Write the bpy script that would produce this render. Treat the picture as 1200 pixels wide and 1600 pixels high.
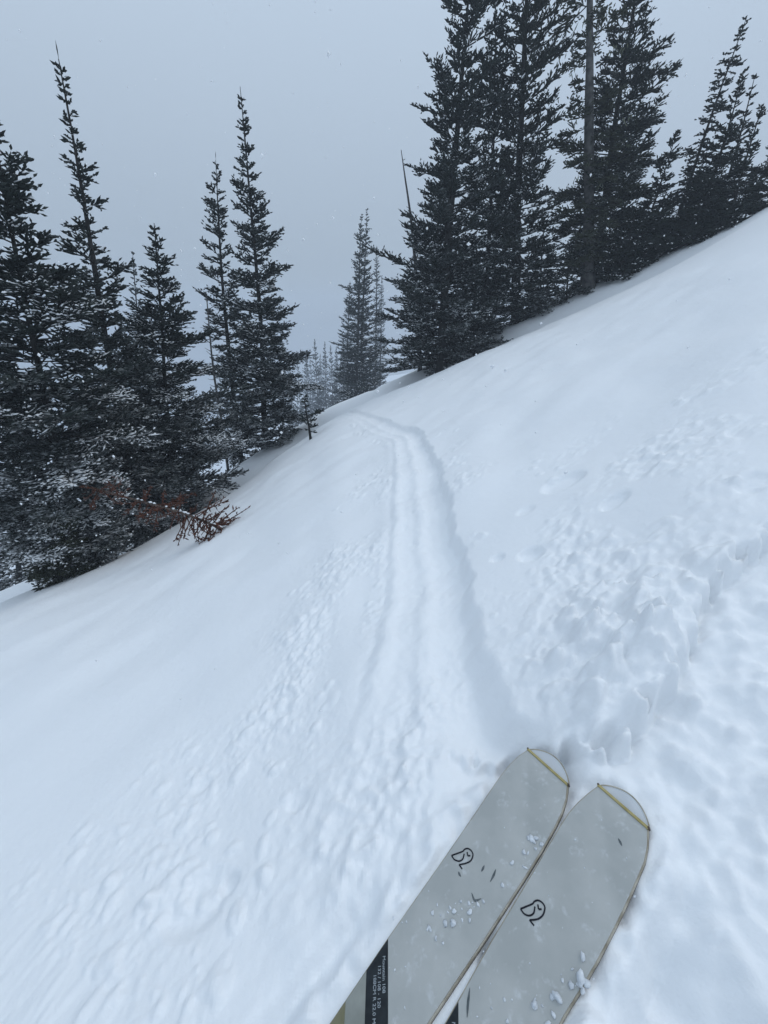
import bpy, math, random
import numpy as np

for o in list(bpy.data.objects):
    bpy.data.objects.remove(o, do_unlink=True)
scene = bpy.context.scene
col = scene.collection
R = math.radians

# ------------------------------------------------------------------ camera
cam_data = bpy.data.cameras.new('camera')
cam_data.sensor_fit = 'VERTICAL'
cam_data.sensor_height = 36.0
cam_data.lens = 13.5                      # phone ultra-wide, about 106 degrees tall
cam_data.clip_start = 0.02
cam_data.clip_end = 3000
cam = bpy.data.objects.new('camera', cam_data)
cam.location = (0, 0, 1.1)
cam.rotation_euler = (R(90 - 26.6), 0, 0)
col.objects.link(cam)
scene.camera = cam

# ------------------------------------------------------------------ sky: thick overcast
SUN_EL, SUN_AZ = R(52), R(62)            # azimuth clockwise from +Y: high, ahead and to the right
world = bpy.data.worlds.new('World')
scene.world = world
world.use_nodes = True
nt = world.node_tree
nt.nodes.clear()
w_out = nt.nodes.new('ShaderNodeOutputWorld')
sky = nt.nodes.new('ShaderNodeTexSky')
sky.sky_type = 'NISHITA'
sky.sun_disc = False
sky.sun_elevation = SUN_EL
sky.sun_rotation = SUN_AZ
bg_sky = nt.nodes.new('ShaderNodeBackground')
bg_sky.inputs['Strength'].default_value = 0.08
nt.links.new(sky.outputs['Color'], bg_sky.inputs['Color'])
# even cloud deck, brighter overhead than at the horizon (standard overcast)
tc = nt.nodes.new('ShaderNodeTexCoord')
sep = nt.nodes.new('ShaderNodeSeparateXYZ')
nt.links.new(tc.outputs['Generated'], sep.inputs[0])
mr = nt.nodes.new('ShaderNodeMapRange')
mr.inputs['From Min'].default_value = 0.0
mr.inputs['From Max'].default_value = 1.0
mr.inputs['To Min'].default_value = 0.50
mr.inputs['To Max'].default_value = 1.22
nt.links.new(sep.outputs['Z'], mr.inputs['Value'])
bg_cloud = nt.nodes.new('ShaderNodeBackground')
bg_cloud.inputs['Color'].default_value = (0.612, 0.738, 0.885, 1)
nt.links.new(mr.outputs['Result'], bg_cloud.inputs['Strength'])
w_mix = nt.nodes.new('ShaderNodeMixShader')
w_mix.inputs[0].default_value = 0.9
nt.links.new(bg_sky.outputs[0], w_mix.inputs[1])
nt.links.new(bg_cloud.outputs[0], w_mix.inputs[2])
nt.links.new(w_mix.outputs[0], w_out.inputs['Surface'])

sun_data = bpy.data.lights.new('sun', 'SUN')
sun_data.energy = 0.5
sun_data.angle = R(25)
sun_data.color = (1.0, 0.97, 0.93)
sun = bpy.data.objects.new('sun', sun_data)
sun.rotation_euler = (R(90) - SUN_EL, 0, -SUN_AZ + math.pi)
sun.location = (6, 3, 30)
col.objects.link(sun)

scene.view_settings.view_transform = 'Standard'
scene.view_settings.look = 'None'
scene.view_settings.exposure = 0.12
scene.view_settings.gamma = 1.0
scene.view_settings.use_curve_mapping = False
scene.render.engine = 'CYCLES'
cy = scene.cycles
cy.use_denoising = True
cy.max_bounces = 8
cy.diffuse_bounces = 3
cy.glossy_bounces = 2
cy.transmission_bounces = 4
cy.transparent_max_bounces = 6
cy.volume_bounces = 3
cy.caustics_reflective = False
cy.caustics_refractive = False
cy.use_adaptive_sampling = True
cy.adaptive_threshold = 0.02

# ------------------------------------------------------------------ helpers
def tag(o, label=None, cat=None, group=None, kind=None):
    if label: o['label'] = label
    if cat: o['category'] = cat
    if group: o['group'] = group
    if kind: o['kind'] = kind
    return o

def mesh_from(name, verts, tris, smooth=False):
    """fast all-triangle mesh from numpy arrays"""
    verts = np.ascontiguousarray(verts, np.float32); tris = np.ascontiguousarray(tris, np.int32)
    me = bpy.data.meshes.new(name)
    me.vertices.add(len(verts)); me.vertices.foreach_set('co', verts.ravel())
    me.loops.add(tris.size); me.loops.foreach_set('vertex_index', tris.ravel())
    me.polygons.add(len(tris))
    me.polygons.foreach_set('loop_start', np.arange(0, tris.size, 3, dtype=np.int32))
    me.polygons.foreach_set('use_smooth', np.full(len(tris), smooth))
    me.update(calc_edges=True)
    me.validate()
    return me

def link(name, me, mat, parent=None):
    o = bpy.data.objects.new(name, me)
    if mat is not None:
        me.materials.clear(); me.materials.append(mat)
    col.objects.link(o)
    if parent is not None:
        o.parent = parent
    return o

def empty(name, loc):
    o = bpy.data.objects.new(name, None)
    o.location = loc
    o.empty_display_size = 0.2
    col.objects.link(o)
    return o

def quads_to_tris(q):
    q = np.asarray(q)
    return np.concatenate([q[:, [0, 1, 2]], q[:, [0, 2, 3]]])

# ------------------------------------------------------------------ materials
def new_mat(name):
    m = bpy.data.materials.new(name)
    m.use_nodes = True
    b = m.node_tree.nodes['Principled BSDF']
    return m, m.node_tree, b

def noise_mat(name, c1, c2, scale, rough, bump=0.0, bump_scale=None, detail=4, spec=0.3, coord='Object', lo=0.35, hi=0.65):
    m, t, b = new_mat(name)
    co = t.nodes.new('ShaderNodeTexCoord')
    n = t.nodes.new('ShaderNodeTexNoise')
    n.inputs['Scale'].default_value = scale
    n.inputs['Detail'].default_value = detail
    t.links.new(co.outputs[coord], n.inputs['Vector'])
    r = t.nodes.new('ShaderNodeValToRGB')
    r.color_ramp.elements[0].position = lo; r.color_ramp.elements[0].color = (*c1, 1)
    r.color_ramp.elements[1].position = hi; r.color_ramp.elements[1].color = (*c2, 1)
    t.links.new(n.outputs['Fac'], r.inputs['Fac'])
    t.links.new(r.outputs['Color'], b.inputs['Base Color'])
    b.inputs['Roughness'].default_value = rough
    b.inputs['Specular IOR Level'].default_value = spec
    if bump:
        n2 = t.nodes.new('ShaderNodeTexNoise')
        n2.inputs['Scale'].default_value = bump_scale or scale*3
        n2.inputs['Detail'].default_value = 5
        t.links.new(co.outputs[coord], n2.inputs['Vector'])
        bp = t.nodes.new('ShaderNodeBump')
        bp.inputs['Strength'].default_value = bump
        bp.inputs['Distance'].default_value = 0.02
        t.links.new(n2.outputs['Fac'], bp.inputs['Height'])
        t.links.new(bp.outputs['Normal'], b.inputs['Normal'])
    return m

def snow_material(name, grain):
    m, t, b = new_mat(name)
    b.inputs['Base Color'].default_value = (0.87, 0.885, 0.90, 1)
    b.inputs['Roughness'].default_value = 0.65
    b.inputs['Specular IOR Level'].default_value = 0.2
    co = t.nodes.new('ShaderNodeTexCoord')
    n1 = t.nodes.new('ShaderNodeTexNoise'); n1.inputs['Scale'].default_value = 55; n1.inputs['Detail'].default_value = 6; n1.inputs['Roughness'].default_value = 0.65
    n2 = t.nodes.new('ShaderNodeTexNoise'); n2.inputs['Scale'].default_value = 9; n2.inputs['Detail'].default_value = 4
    t.links.new(co.outputs['Object'], n1.inputs['Vector']); t.links.new(co.outputs['Object'], n2.inputs['Vector'])
    b1 = t.nodes.new('ShaderNodeBump'); b1.inputs['Strength'].default_value = 0.35*grain; b1.inputs['Distance'].default_value = 0.006
    b2 = t.nodes.new('ShaderNodeBump'); b2.inputs['Strength'].default_value = 0.3*grain; b2.inputs['Distance'].default_value = 0.02
    t.links.new(n1.outputs['Fac'], b1.inputs['Height']); t.links.new(n2.outputs['Fac'], b2.inputs['Height'])
    t.links.new(b2.outputs['Normal'], b1.inputs['Normal'])
    t.links.new(b1.outputs['Normal'], b.inputs['Normal'])
    return m

M = {}
M['snow'] = snow_material('snow', 1.0)
M['wet_snow'] = noise_mat('wet_snow', (0.52, 0.55, 0.58), (0.74, 0.77, 0.80), 90, 0.6, spec=0.3)
M['branch_snow'] = snow_material('branch_snow', 0.3)
def needle_material(name, c1, c2, frost):
    m = noise_mat(name, c1, c2, 6, 0.75, spec=0.15)
    t = m.node_tree; b = t.nodes['Principled BSDF']
    src = b.inputs['Base Color'].links[0].from_socket
    # rime dust on what faces up, thicker low in the tree where the wind does not strip it
    geo = t.nodes.new('ShaderNodeNewGeometry'); sx = t.nodes.new('ShaderNodeSeparateXYZ')
    t.links.new(geo.outputs['Normal'], sx.inputs[0])
    co = t.nodes.new('ShaderNodeTexCoord'); sg = t.nodes.new('ShaderNodeSeparateXYZ')
    t.links.new(co.outputs['Generated'], sg.inputs[0])
    hz = t.nodes.new('ShaderNodeMapRange'); hz.inputs['From Min'].default_value = 0.1; hz.inputs['From Max'].default_value = 0.75
    hz.inputs['To Min'].default_value = 1.0; hz.inputs['To Max'].default_value = 0.12
    t.links.new(sg.outputs['Z'], hz.inputs['Value'])
    up = t.nodes.new('ShaderNodeMapRange'); up.inputs['From Min'].default_value = -0.1; up.inputs['From Max'].default_value = 0.7
    t.links.new(sx.outputs['Z'], up.inputs['Value'])
    n = t.nodes.new('ShaderNodeTexNoise'); n.inputs['Scale'].default_value = 7.0; n.inputs['Detail'].default_value = 5; n.inputs['Roughness'].default_value = 0.7
    t.links.new(co.outputs['Object'], n.inputs['Vector'])
    nr = t.nodes.new('ShaderNodeMapRange'); nr.inputs['From Min'].default_value = 0.42; nr.inputs['From Max'].default_value = 0.62
    t.links.new(n.outputs['Fac'], nr.inputs['Value'])
    a1 = t.nodes.new('ShaderNodeMath'); a1.operation = 'MULTIPLY'; t.links.new(hz.outputs[0], a1.inputs[0]); t.links.new(up.outputs[0], a1.inputs[1])
    a2 = t.nodes.new('ShaderNodeMath'); a2.operation = 'MULTIPLY'; t.links.new(a1.outputs[0], a2.inputs[0]); t.links.new(nr.outputs[0], a2.inputs[1])
    a3 = t.nodes.new('ShaderNodeMath'); a3.operation = 'MULTIPLY'; t.links.new(a2.outputs[0], a3.inputs[0]); a3.inputs[1].default_value = frost
    mx = t.nodes.new('ShaderNodeMix'); mx.data_type = 'RGBA'
    t.links.new(a3.outputs[0], mx.inputs['Factor']); t.links.new(src, mx.inputs[6]); mx.inputs[7].default_value = (0.6, 0.62, 0.64, 1)
    t.links.new(mx.outputs[2], b.inputs['Base Color'])
    return m
M['needles_frosted'] = needle_material('frosted_fir_needles', (0.006, 0.010, 0.009), (0.026, 0.034, 0.029), 0.85)
M['needles_dusted'] = needle_material('dusted_fir_needles', (0.006, 0.010, 0.008), (0.028, 0.035, 0.026), 0.6)
M['needles'] = noise_mat('fir_needles', (0.006, 0.010, 0.008), (0.024, 0.031, 0.024), 6, 0.75, spec=0.15)
M['needles_warm'] = noise_mat('fir_needles_olive', (0.022, 0.026, 0.016), (0.050, 0.056, 0.036), 6, 0.75, spec=0.15)
M['bark'] = noise_mat('dark_bark', (0.016, 0.015, 0.014), (0.045, 0.042, 0.040), 9, 0.9, 0.7, 30, spec=0.1)
M['grey_bark'] = noise_mat('grey_bark', (0.045, 0.044, 0.043), (0.13, 0.127, 0.122), 7, 0.9, 0.9, 26, spec=0.1)
M['twig'] = noise_mat('twig_wood', (0.016, 0.014, 0.013), (0.040, 0.035, 0.032), 12, 0.9, spec=0.1)
M['lichen'] = noise_mat('lichen', (0.07, 0.08, 0.055), (0.16, 0.17, 0.12), 10, 0.9, spec=0.05)
M['snag'] = noise_mat('weathered_wood', (0.045, 0.043, 0.043), (0.12, 0.115, 0.112), 14, 0.9, 0.5, 40, spec=0.1)
M['rust'] = noise_mat('dead_red_needles', (0.050, 0.022, 0.015), (0.125, 0.052, 0.034), 14, 0.9, spec=0.1)
M['dead_wood'] = noise_mat('dead_brown_wood', (0.06, 0.045, 0.038), (0.15, 0.115, 0.095), 16, 0.9, spec=0.1)

# ------------------------------------------------------------------ terrain
EYE = 1.1
_PHI = np.radians([-180,-135,-90,-59.5,-51.7,-44,-37.5,-29.3,-24.6,-19.6,-15,-11.5,-8.5,-4.7,2.5,8.9,15.4,21.8,27.4,32.8,36.8,40,43.8,60,90,135,180])
_E = np.array([0.02,-0.36,-0.50,-0.524,-0.515,-0.506,-0.496,-0.448,-0.416,-0.363,-0.305,-0.271,-0.227,-0.203,-0.151,-0.105,-0.053,-0.005,0.043,0.093,0.134,0.170,0.206,0.28,0.30,0.20,0.02])
_R = np.array([12,10,8,7.4,7.4,7.4,7.4,7.6,7.9,8.4,9,9.5,10,10.6,10.8,11,11,11,11,11.2,11.4,11.5,12,12,12,12,12.])
_W = np.array([.3,.3,.3,.3,.35,.5,.8,1.0,1.1,1.1,.9,.7,.55,.5,.65,.85,1.0,1.05,.95,.6,.25,.2,.2,.2,.2,.2,.3])
_S = np.array([0,0.5,1.0,1.5,2.1,2.8,3.6,4.6,6,8,12,16,24,40,80,160,400])
_D0 = np.array([0,-.05,-.12,-.02,.24,.48,.60,.60,.50,.2,-.6,-1.3,-2.2,-3.6,-7,-14,-14])

def smooth_interp(x, xp, fp):
    """monotone-ish cubic Hermite interpolation"""
    xp = np.asarray(xp, float); fp = np.asarray(fp, float)
    m = np.gradient(fp, xp)
    m[0] = 0 if fp[0] == 0 else m[0]
    i = np.clip(np.searchsorted(xp, x) - 1, 0, len(xp) - 2)
    h = xp[i+1] - xp[i]
    t = np.clip((x - xp[i]) / h, 0, 1)
    return ((2*t**3-3*t**2+1)*fp[i] + (t**3-2*t**2+t)*h*m[i] + (-2*t**3+3*t**2)*fp[i+1] + (t**3-t**2)*h*m[i+1])

# the four azimuth profiles on a fine, softened table
_tab = np.linspace(-math.pi, math.pi, 1441)
def _soften(v, sigma):
    k = np.exp(-0.5*(np.arange(-60, 61)*0.25/sigma)**2); k /= k.sum()
    return np.convolve(np.concatenate([v[-61:-1], v, v[1:61]]), k, mode='valid')
_te = _soften(smooth_interp(_tab, _PHI, _E), 2.0)
_tr = _soften(smooth_interp(_tab, _PHI, _R), 4.0)
_tw = _soften(smooth_interp(_tab, _PHI, _W), 4.0)
_tn = _soften(np.clip((0.45*np.sin(_tab) - 0.05*np.cos(_tab) - _te)*_tr/EYE, 1.12, 2.4), 5.0)

def base_height(x, y):
    """the knoll the photographer stands on, its convex break, the bench behind it and the valley"""
    x = np.asarray(x, float); y = np.asarray(y, float)
    r = np.hypot(x, y); phi = np.arctan2(x, y)
    e, rad, w, n = (np.interp(phi, _tab, q) for q in (_te, _tr, _tw, _tn))
    zin = EYE + e*r - EYE*np.clip(1 - r/rad, 0, 1)**n
    q = np.clip(r - rad, 0, 400)
    d = smooth_interp(q, _S, _D0)
    d = np.where(d > 0, d*w, d)
    r1 = np.where(e > 0, 18.0, 45.0)
    rf = np.where(r > r1, r1 + 1.2*r1*(1-np.exp(-(r-r1)/(1.2*r1))), r)
    zout = EYE + e*rf + d
    return np.where(r > rad, zout, zin)

# ------------------------------------------------------------------ snow relief near the photographer (metres, on a raster)
GX0, GX1, GY0, GY1, GRES = -5.0, 5.0, -1.2, 11.4, 0.007
gnx, gny = int((GX1-GX0)/GRES), int((GY1-GY0)/GRES)
gx = GX0 + (np.arange(gnx)+0.5)*GRES
gy = GY0 + (np.arange(gny)+0.5)*GRES
rng = np.random.default_rng(11)
_kx = np.fft.rfftfreq(gnx, GRES)[None, :]
_ky = np.fft.fftfreq(gny, GRES)[:, None]

def band_noise(lo, hi, aniso=1.0, ang=0.0, seed=0):
    """random field with wavelengths lo..hi metres, stretched aniso times along direction ang; unit deviation"""
    g = np.random.default_rng(seed).standard_normal((gny, gnx)).astype(np.float32)
    ca, sa = math.cos(ang), math.sin(ang)
    k1 = (_kx*ca + _ky*sa)*aniso; k2 = -_kx*sa + _ky*ca
    k = np.sqrt(k1*k1 + k2*k2) + 1e-6
    amp = np.exp(-(np.log(k*math.sqrt(lo*hi))/math.log(math.sqrt(hi/lo)*1.15))**2) / k**0.6
    out = np.fft.irfft2(np.fft.rfft2(g)*amp, s=(gny, gnx))
    return (out/out.std()).astype(np.float32)

def sstep(a, b, x):
    t = np.clip((x-a)/(b-a), 0, 1)
    return t*t*(3-2*t)

X, Y = np.meshgrid(gx, gy)
X = X.astype(np.float32); Y = Y.astype(np.float32)
ANG = math.atan2(0.8, 0.55)
n_soft = band_noise(0.5, 1.8, 1.5, ANG, 1)
n_mid = band_noise(0.07, 0.24, 1.3, ANG, 2)
n_small = band_noise(0.028, 0.08, 1.25, ANG, 3)
n_mask = band_noise(0.35, 1.2, 1.6, ANG, 4)
n_fine = band_noise(0.016, 0.04, 1.0, 0, 5)

# ski track: uphill wall, downhill lip, as functions of distance along the slope
wy = [-1.2, 0.2, 0.58, 0.68, 0.78, 0.90, 1.17, 1.42, 1.80, 2.24, 3.06, 3.82, 4.55, 4.79, 5.36, 6.34, 7.3, 8.3, 10.0, 11.4]
wx = [0.62, 0.56, 0.46, 0.40, 0.355, 0.345, 0.375, 0.39, 0.40, 0.42, 0.465, 0.45, 0.44, 0.40, 0.22, 0.0, -0.2, -0.41, -0.77, -1.1]
lx = [-.25, -.22, -.16, -.12, -.09, -.06, 0.0, 0.03, 0.05, 0.07, 0.10, 0.12, 0.12, 0.07, -0.14, -0.36, -0.56, -0.77, -1.13, -1.5]
wob = 0.010*np.sin(gy*9.1) + 0.007*np.sin(gy*23+1) + 0.005*np.sin(gy*51)
xr = (np.interp(gy, wy, wx) + wob*(gy < 4.6)).astype(np.float32)[:, None]
xl = (np.interp(gy, wy, lx) + 0.6*wob).astype(np.float32)[:, None]
xc = (xr + xl)/2
wid = xr - xl
u = (X - xl)/wid                                       # 0 at the downhill lip, 1 at the uphill wall
fade_near = sstep(0.62, 1.05, Y)
floor = -0.028 - 0.25*(X - xc)
floor += -0.016*np.exp(-((u-0.25)/0.14)**4) - 0.018*np.exp(-((u-0.70)/0.16)**4)
wl = 0.92 - 0.10*sstep(1.6, 0.9, Y)
inside = sstep(-0.10, 0.04, u)*(1 - sstep(wl, 1.015, u))
turn = 1 - 0.45*sstep(4.6, 5.4, Y)
track = inside*floor*turn*(fade_near + (1-fade_near)*sstep(0.40, 0.85, u))
bank = 0.007*np.exp(-((u+0.18)/0.14)**2)*turn*fade_near         # spoil pushed downhill
trackmask = (sstep(-0.3, 0.0, u)*(1-sstep(0.95, 1.08, u)))

# broken snow beside the track
d_left = xl - X                                        # metres downhill of the track
d_right = X - xr
m_left = sstep(-0.02, 0.05, d_left)*(1 - sstep(0.10, 0.30 + 0.55*sstep(5, 1.0, Y) + 0.7*sstep(1.6, 0.4, Y), d_left))
m_left = np.maximum(m_left, 0.75*sstep(1.3, 0.55, Y)*sstep(-1.5, -0.2, X))
m_left *= 0.85*np.clip(0.5 + 0.5*n_mask, 0, 1.2)
m_right = sstep(0.0, 0.1, d_right)*sstep(2.6, 1.2, Y - 0.25*X)
m_right *= 0.62*np.clip(0.25 + 0.55*n_mask + 0.9*sstep(1.5, 0.75, Y)*sstep(0.45, 0.8, X), 0, 1.3)
m_far = 0.5*sstep(0.0, 0.05, d_right)*(1-sstep(0.1, 0.5, d_right))*sstep(5, 2.5, Y)*np.clip(n_mask, 0, 1)
rub = np.clip(np.maximum(np.maximum(m_left, m_right), m_far), 0, 1.3)

clod = sstep(0.2, 1.0, n_mid)*0.010 + np.maximum(n_small, 0)*0.0065*sstep(-0.8, 0.6, n_mid) + 0.0026*n_small + 0.0012*n_fine - 0.007*sstep(0.5, 1.6, -n_mid)
detail = 0.010*n_soft*sstep(0.3, 1.5, Y)
detail += track + bank*(1-trackmask*0.5)
detail += rub*clod*(1 - 0.58*sstep(1.2, 0.5, Y)*sstep(0.15, -0.25, X))*(1 - 0.9*trackmask*sstep(0.7, 1.3, Y))
detail += trackmask*(0.0008*n_small + 0.0012*n_mid)
detail += 0.0008*n_fine*(0.3 + 1.4*rub)*(1-0.7*trackmask)

# scattered crumbs and clods: stamped domes
def stamp(cx, cy, ra, rb, ang, h, p=1.6):
    rr = max(ra, rb)*1.05
    i0 = max(int((cx-rr-GX0)/GRES), 0); i1 = min(int((cx+rr-GX0)/GRES)+2, gnx)
    j0 = max(int((cy-rr-GY0)/GRES), 0); j1 = min(int((cy+rr-GY0)/GRES)+2, gny)
    if i1 <= i0 or j1 <= j0: return
    xx = gx[None, i0:i1]-cx; yy = gy[j0:j1, None]-cy
    c, s = math.cos(ang), math.sin(ang)
    a = (xx*c+yy*s)/ra; b = (-xx*s+yy*c)/rb
    q = np.clip(1-(a*a+b*b), 0, 1)
    if h > 0:
        detail[j0:j1, i0:i1] += (h*q**(1/p)).astype(np.float32)*sstep(0, 0.25, q)
    else:
        detail[j0:j1, i0:i1] += (h*sstep(0, 0.75, q)).astype(np.float32)

def mask_at(mk, x, y):
    i = int((x-GX0)/GRES); j = int((y-GY0)/GRES)
    return mk[j, i] if 0 <= i < gnx and 0 <= j < gny else 0

cnt = 0
for _ in range(22000):
    y = 0.25 + 5.2*rng.random()**1.7; x = rng.normal(0.1, 0.75)
    if rng.random() < mask_at(rub, x, y)*0.8 and mask_at(trackmask, x, y) < 0.5:
        s = 0.005 + 0.020*rng.random()**4
        stamp(x, y, s*rng.uniform(1, 1.7), s, ANG+rng.normal(0, .5), s*rng.uniform(.25, .6))
        cnt += 1
# soft pock marks where clumps fell
for (x, y, ra, rb, h) in [(0.95, 1.89, .10, .07, -.030), (1.0, 1.51, .055, .035, -.022), (0.63, 1.39, .045, .04, -.028), (0.51, 1.45, .025, .022, -.018),
                          (0.78, 1.32, .03, .03, -.015), (1.16, 1.62, .05, .03, -.014), (1.3, 1.25, .06, .04, -.02), (-0.47, 0.43, .075, .06, -.018),
                          (-0.40, 0.46, .022, .02, -.02), (-0.25, 0.62, .03, .025, -.012), (-0.62, 0.75, .03, .025, -.01), (0.72, 1.75, .04, .03, -.012)]:
    stamp(x, y, ra*1.3, rb*1.3, ANG-0.5, h)
# dents in the track floor
for _ in range(26):
    y = rng.uniform(0.95, 3.6); k = rng.uniform(.1, .75)
    j = int((y-GY0)/GRES)
    stamp(float(xl[j, 0]+k*wid[j, 0]), y, .022, .013, rng.uniform(0, 3), -.006)

# mound of broken blocks uphill of the ski tips, and the trampled platform below it
step_line = np.array([(1.7, 1.25), (1.15, 1.02), (0.92, 0.90), (0.80, 0.77), (0.71, 0.67), (0.62, 0.615), (0.52, 0.575), (0.42, 0.60), (0.30, 0.62), (0.16, 0.66)])
def signed_dist(px, py, line):
    best = np.full(px.shape, 9e9, np.float32); sg = np.ones(px.shape, np.float32)
    for (ax, ay), (bx, by) in zip(line[:-1], line[1:]):
        dx, dy = bx-ax, by-ay
        t = np.clip(((px-ax)*dx+(py-ay)*dy)/(dx*dx+dy*dy), 0, 1)
        d = np.hypot(px-ax-t*dx, py-ay-t*dy)
        cr = dx*(py-ay)-dy*(px-ax)
        upd = d < best
        best = np.where(upd, d, best); sg = np.where(upd, np.sign(cr), sg)
    return best*sg                                      # positive on the camera side of a line that runs right to left
jj0, jj1 = int((-1.2-GY0)/GRES), int((2.0-GY0)/GRES)
ii0, ii1 = int((-1.5-GX0)/GRES), int((2.4-GX0)/GRES)
sub = (slice(jj0, jj1), slice(ii0, ii1))
xs, ys = X[sub], Y[sub]
sd = signed_dist(xs + 0.012*n_mid[sub], ys + 0.012*n_small[sub], step_line)
w_plat = sstep(0.10, 0.45, xs)
platform = -0.095*sstep(-0.006, 0.030, sd)*w_plat
detail[sub] += platform
mound = np.exp(-((xs-0.66)/0.20)**2 - ((ys-0.80)/0.20)**2)*sstep(0.02, -0.03, sd)
detail[sub] += 0.030*mound + mound*(0.036*sstep(0.0, 0.7, n_mid[sub]) + 0.010*np.abs(n_small[sub]))
flat = sstep(0.0, 0.08, sd)*w_plat
detail[sub] = detail[sub]*(1-0.40*flat) + flat*(-0.012 + 0.006*n_mid[sub] + 0.0015*n_small[sub])
for (x, y, ra, rb, an, h) in [(0.62, 0.84, .07, .05, .5, .025), (0.72, 0.80, .06, .035, 1.0, .03), (0.78, 0.92, .08, .05, .2, .022), (0.58, 0.72, .05, .04, -.4, .028),
                              (0.66, 0.72, .045, .03, .9, .02), (0.52, 0.66, .045, .03, .6, .022), (0.86, 1.02, .06, .04, .2, .02), (1.00, 0.98, .07, .05, .3, .02),
                              (0.47, 0.72, .04, .03, .1, .016), (0.70, 0.98, .07, .045, .8, .02), (0.90, 0.92, .035, .025, 1.3, .018)]:
    stamp(x, y, ra, rb, an, h*1.3, 3.0)
# shaded pocket downhill of the ski tip
stamp(0.24, 0.535, .085, .055, 0.9, -.030)
stamp(0.46, 0.60, .06, .035, 0.4, -.022)

# ------------------------------------------------------------------ skis: frames used for the hollow they press and for the skis
SKI = {
    'L': (np.array([0.3628, 0.5979, 0.1334]), np.array([0.7285, 0.6173, 0.2970]), np.array([0.5488, -0.7854, 0.2862])),
    'R': (np.array([0.4706, 0.4857, 0.1875]), np.array([0.7370, 0.6050, 0.3014]), np.array([0.5374, -0.7949, 0.2816])),
}
SKI_N = np.array([-0.4099, 0.0455, 0.9110])
zb_sub = base_height(xs, ys)
plane_z = 0.45*xs - 0.05*ys
ski_uv = {}
for key, (P0, A, C) in SKI.items():
    # plan-view coordinates along / across each ski
    det = A[0]*C[1]-A[1]*C[0]
    dx, dy = xs-P0[0], ys-P0[1]
    al = (dx*C[1]-dy*C[0])/det; ac = (-dx*A[1]+dy*A[0])/det
    ski_uv[key] = (al, ac, np.maximum(np.maximum(np.abs(ac-0.058)-0.078, al-0.035), -1.78-al))
# snow banked against the skis
for key, (al, ac, dist) in ski_uv.items():
    kb = 0.88*(1-sstep(0.02, 0.085, dist))*(1 - (0.75 if key == 'L' else 0.35)*sstep(-0.20, 0.0, al))
    detail[sub] = detail[sub]*(1-kb) + kb*(plane_z - zb_sub - 0.004 + 0.007*n_mid[sub] + 0.0035*n_small[sub])
    if key == 'R':                                      # shoulder of snow over the outer edge
        k = sstep(-0.22, -0.36, al)*np.exp(-((ac-0.135-0.022)/0.03)**2)
        detail[sub] += k*(0.020 + 0.006*n_mid[sub])
    else:                                               # hollow along the inner one
        k = sstep(-0.40, -0.54, al)*np.exp(-((ac+0.085)/0.026)**2)
        detail[sub] -= 0.045*k
# and pressed flat under them
for key, (al, ac, dist) in ski_uv.items():
    e_in = 0.014*sstep(-0.24, -0.36, al) if key == 'R' else 0.0
    d2 = np.where(ac > 0.06, dist+e_in, dist)
    press = 1-sstep(-0.004, 0.014, d2)
    detail[sub] = detail[sub]*(1-press) + np.minimum(detail[sub], plane_z - 0.0105 - zb_sub)*press
# a skin of fresh snow softens every edge
detail = np.fft.irfft2(np.fft.rfft2(detail)*np.exp(-2*(math.pi*0.0030)**2*(_kx*_kx+_ky*_ky)), s=(gny, gnx))
# fade to nothing at the raster's rim
rim = np.minimum(np.minimum(sstep(GX0, GX0+0.8, X), 1-sstep(GX1-0.8, GX1, X)), np.minimum(sstep(GY0, GY0+0.3, Y), 1-sstep(GY1-1.0, GY1, Y)))
detail = (detail*rim).astype(np.float32)

def detail_at(x, y):
    fx = (x-GX0)/GRES-0.5; fy = (y-GY0)/GRES-0.5
    ok = (fx > 0) & (fx < gnx-1.01) & (fy > 0) & (fy < gny-1.01)
    fx = np.clip(fx, 0, gnx-1.01); fy = np.clip(fy, 0, gny-1.01)
    i = fx.astype(int); j = fy.astype(int); a = fx-i; b = fy-j
    v = detail[j, i]*(1-a)*(1-b)+detail[j, i+1]*a*(1-b)+detail[j+1, i]*(1-a)*b+detail[j+1, i+1]*a*b
    return np.where(ok, v, 0.0)

def ground_height(x, y):
    x = np.asarray(x, float); y = np.asarray(y, float)
    z = base_height(x, y) + detail_at(x, y)
    r = np.hypot(x, y)
    w = sstep(3, 9, r)                                  # wind-shaped swells farther out
    z = z + w*0.035*(np.sin(x*0.9+0.6*np.sin(y*0.5))*np.sin(y*0.7+1.3+0.5*np.sin(x*0.6))) + w*0.02*np.sin(1.9*x+0.8*y)*np.sin(1.1*y-0.5*x+2)
    # old double track on the bench beyond the break
    t = (x + 0.30 + 0.03*(y-12))
    z = z - 0.05*np.exp(-(t/0.16)**2)*sstep(11.5, 12.5, y)*(1-sstep(15.5, 17, y))
    return z

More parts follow.
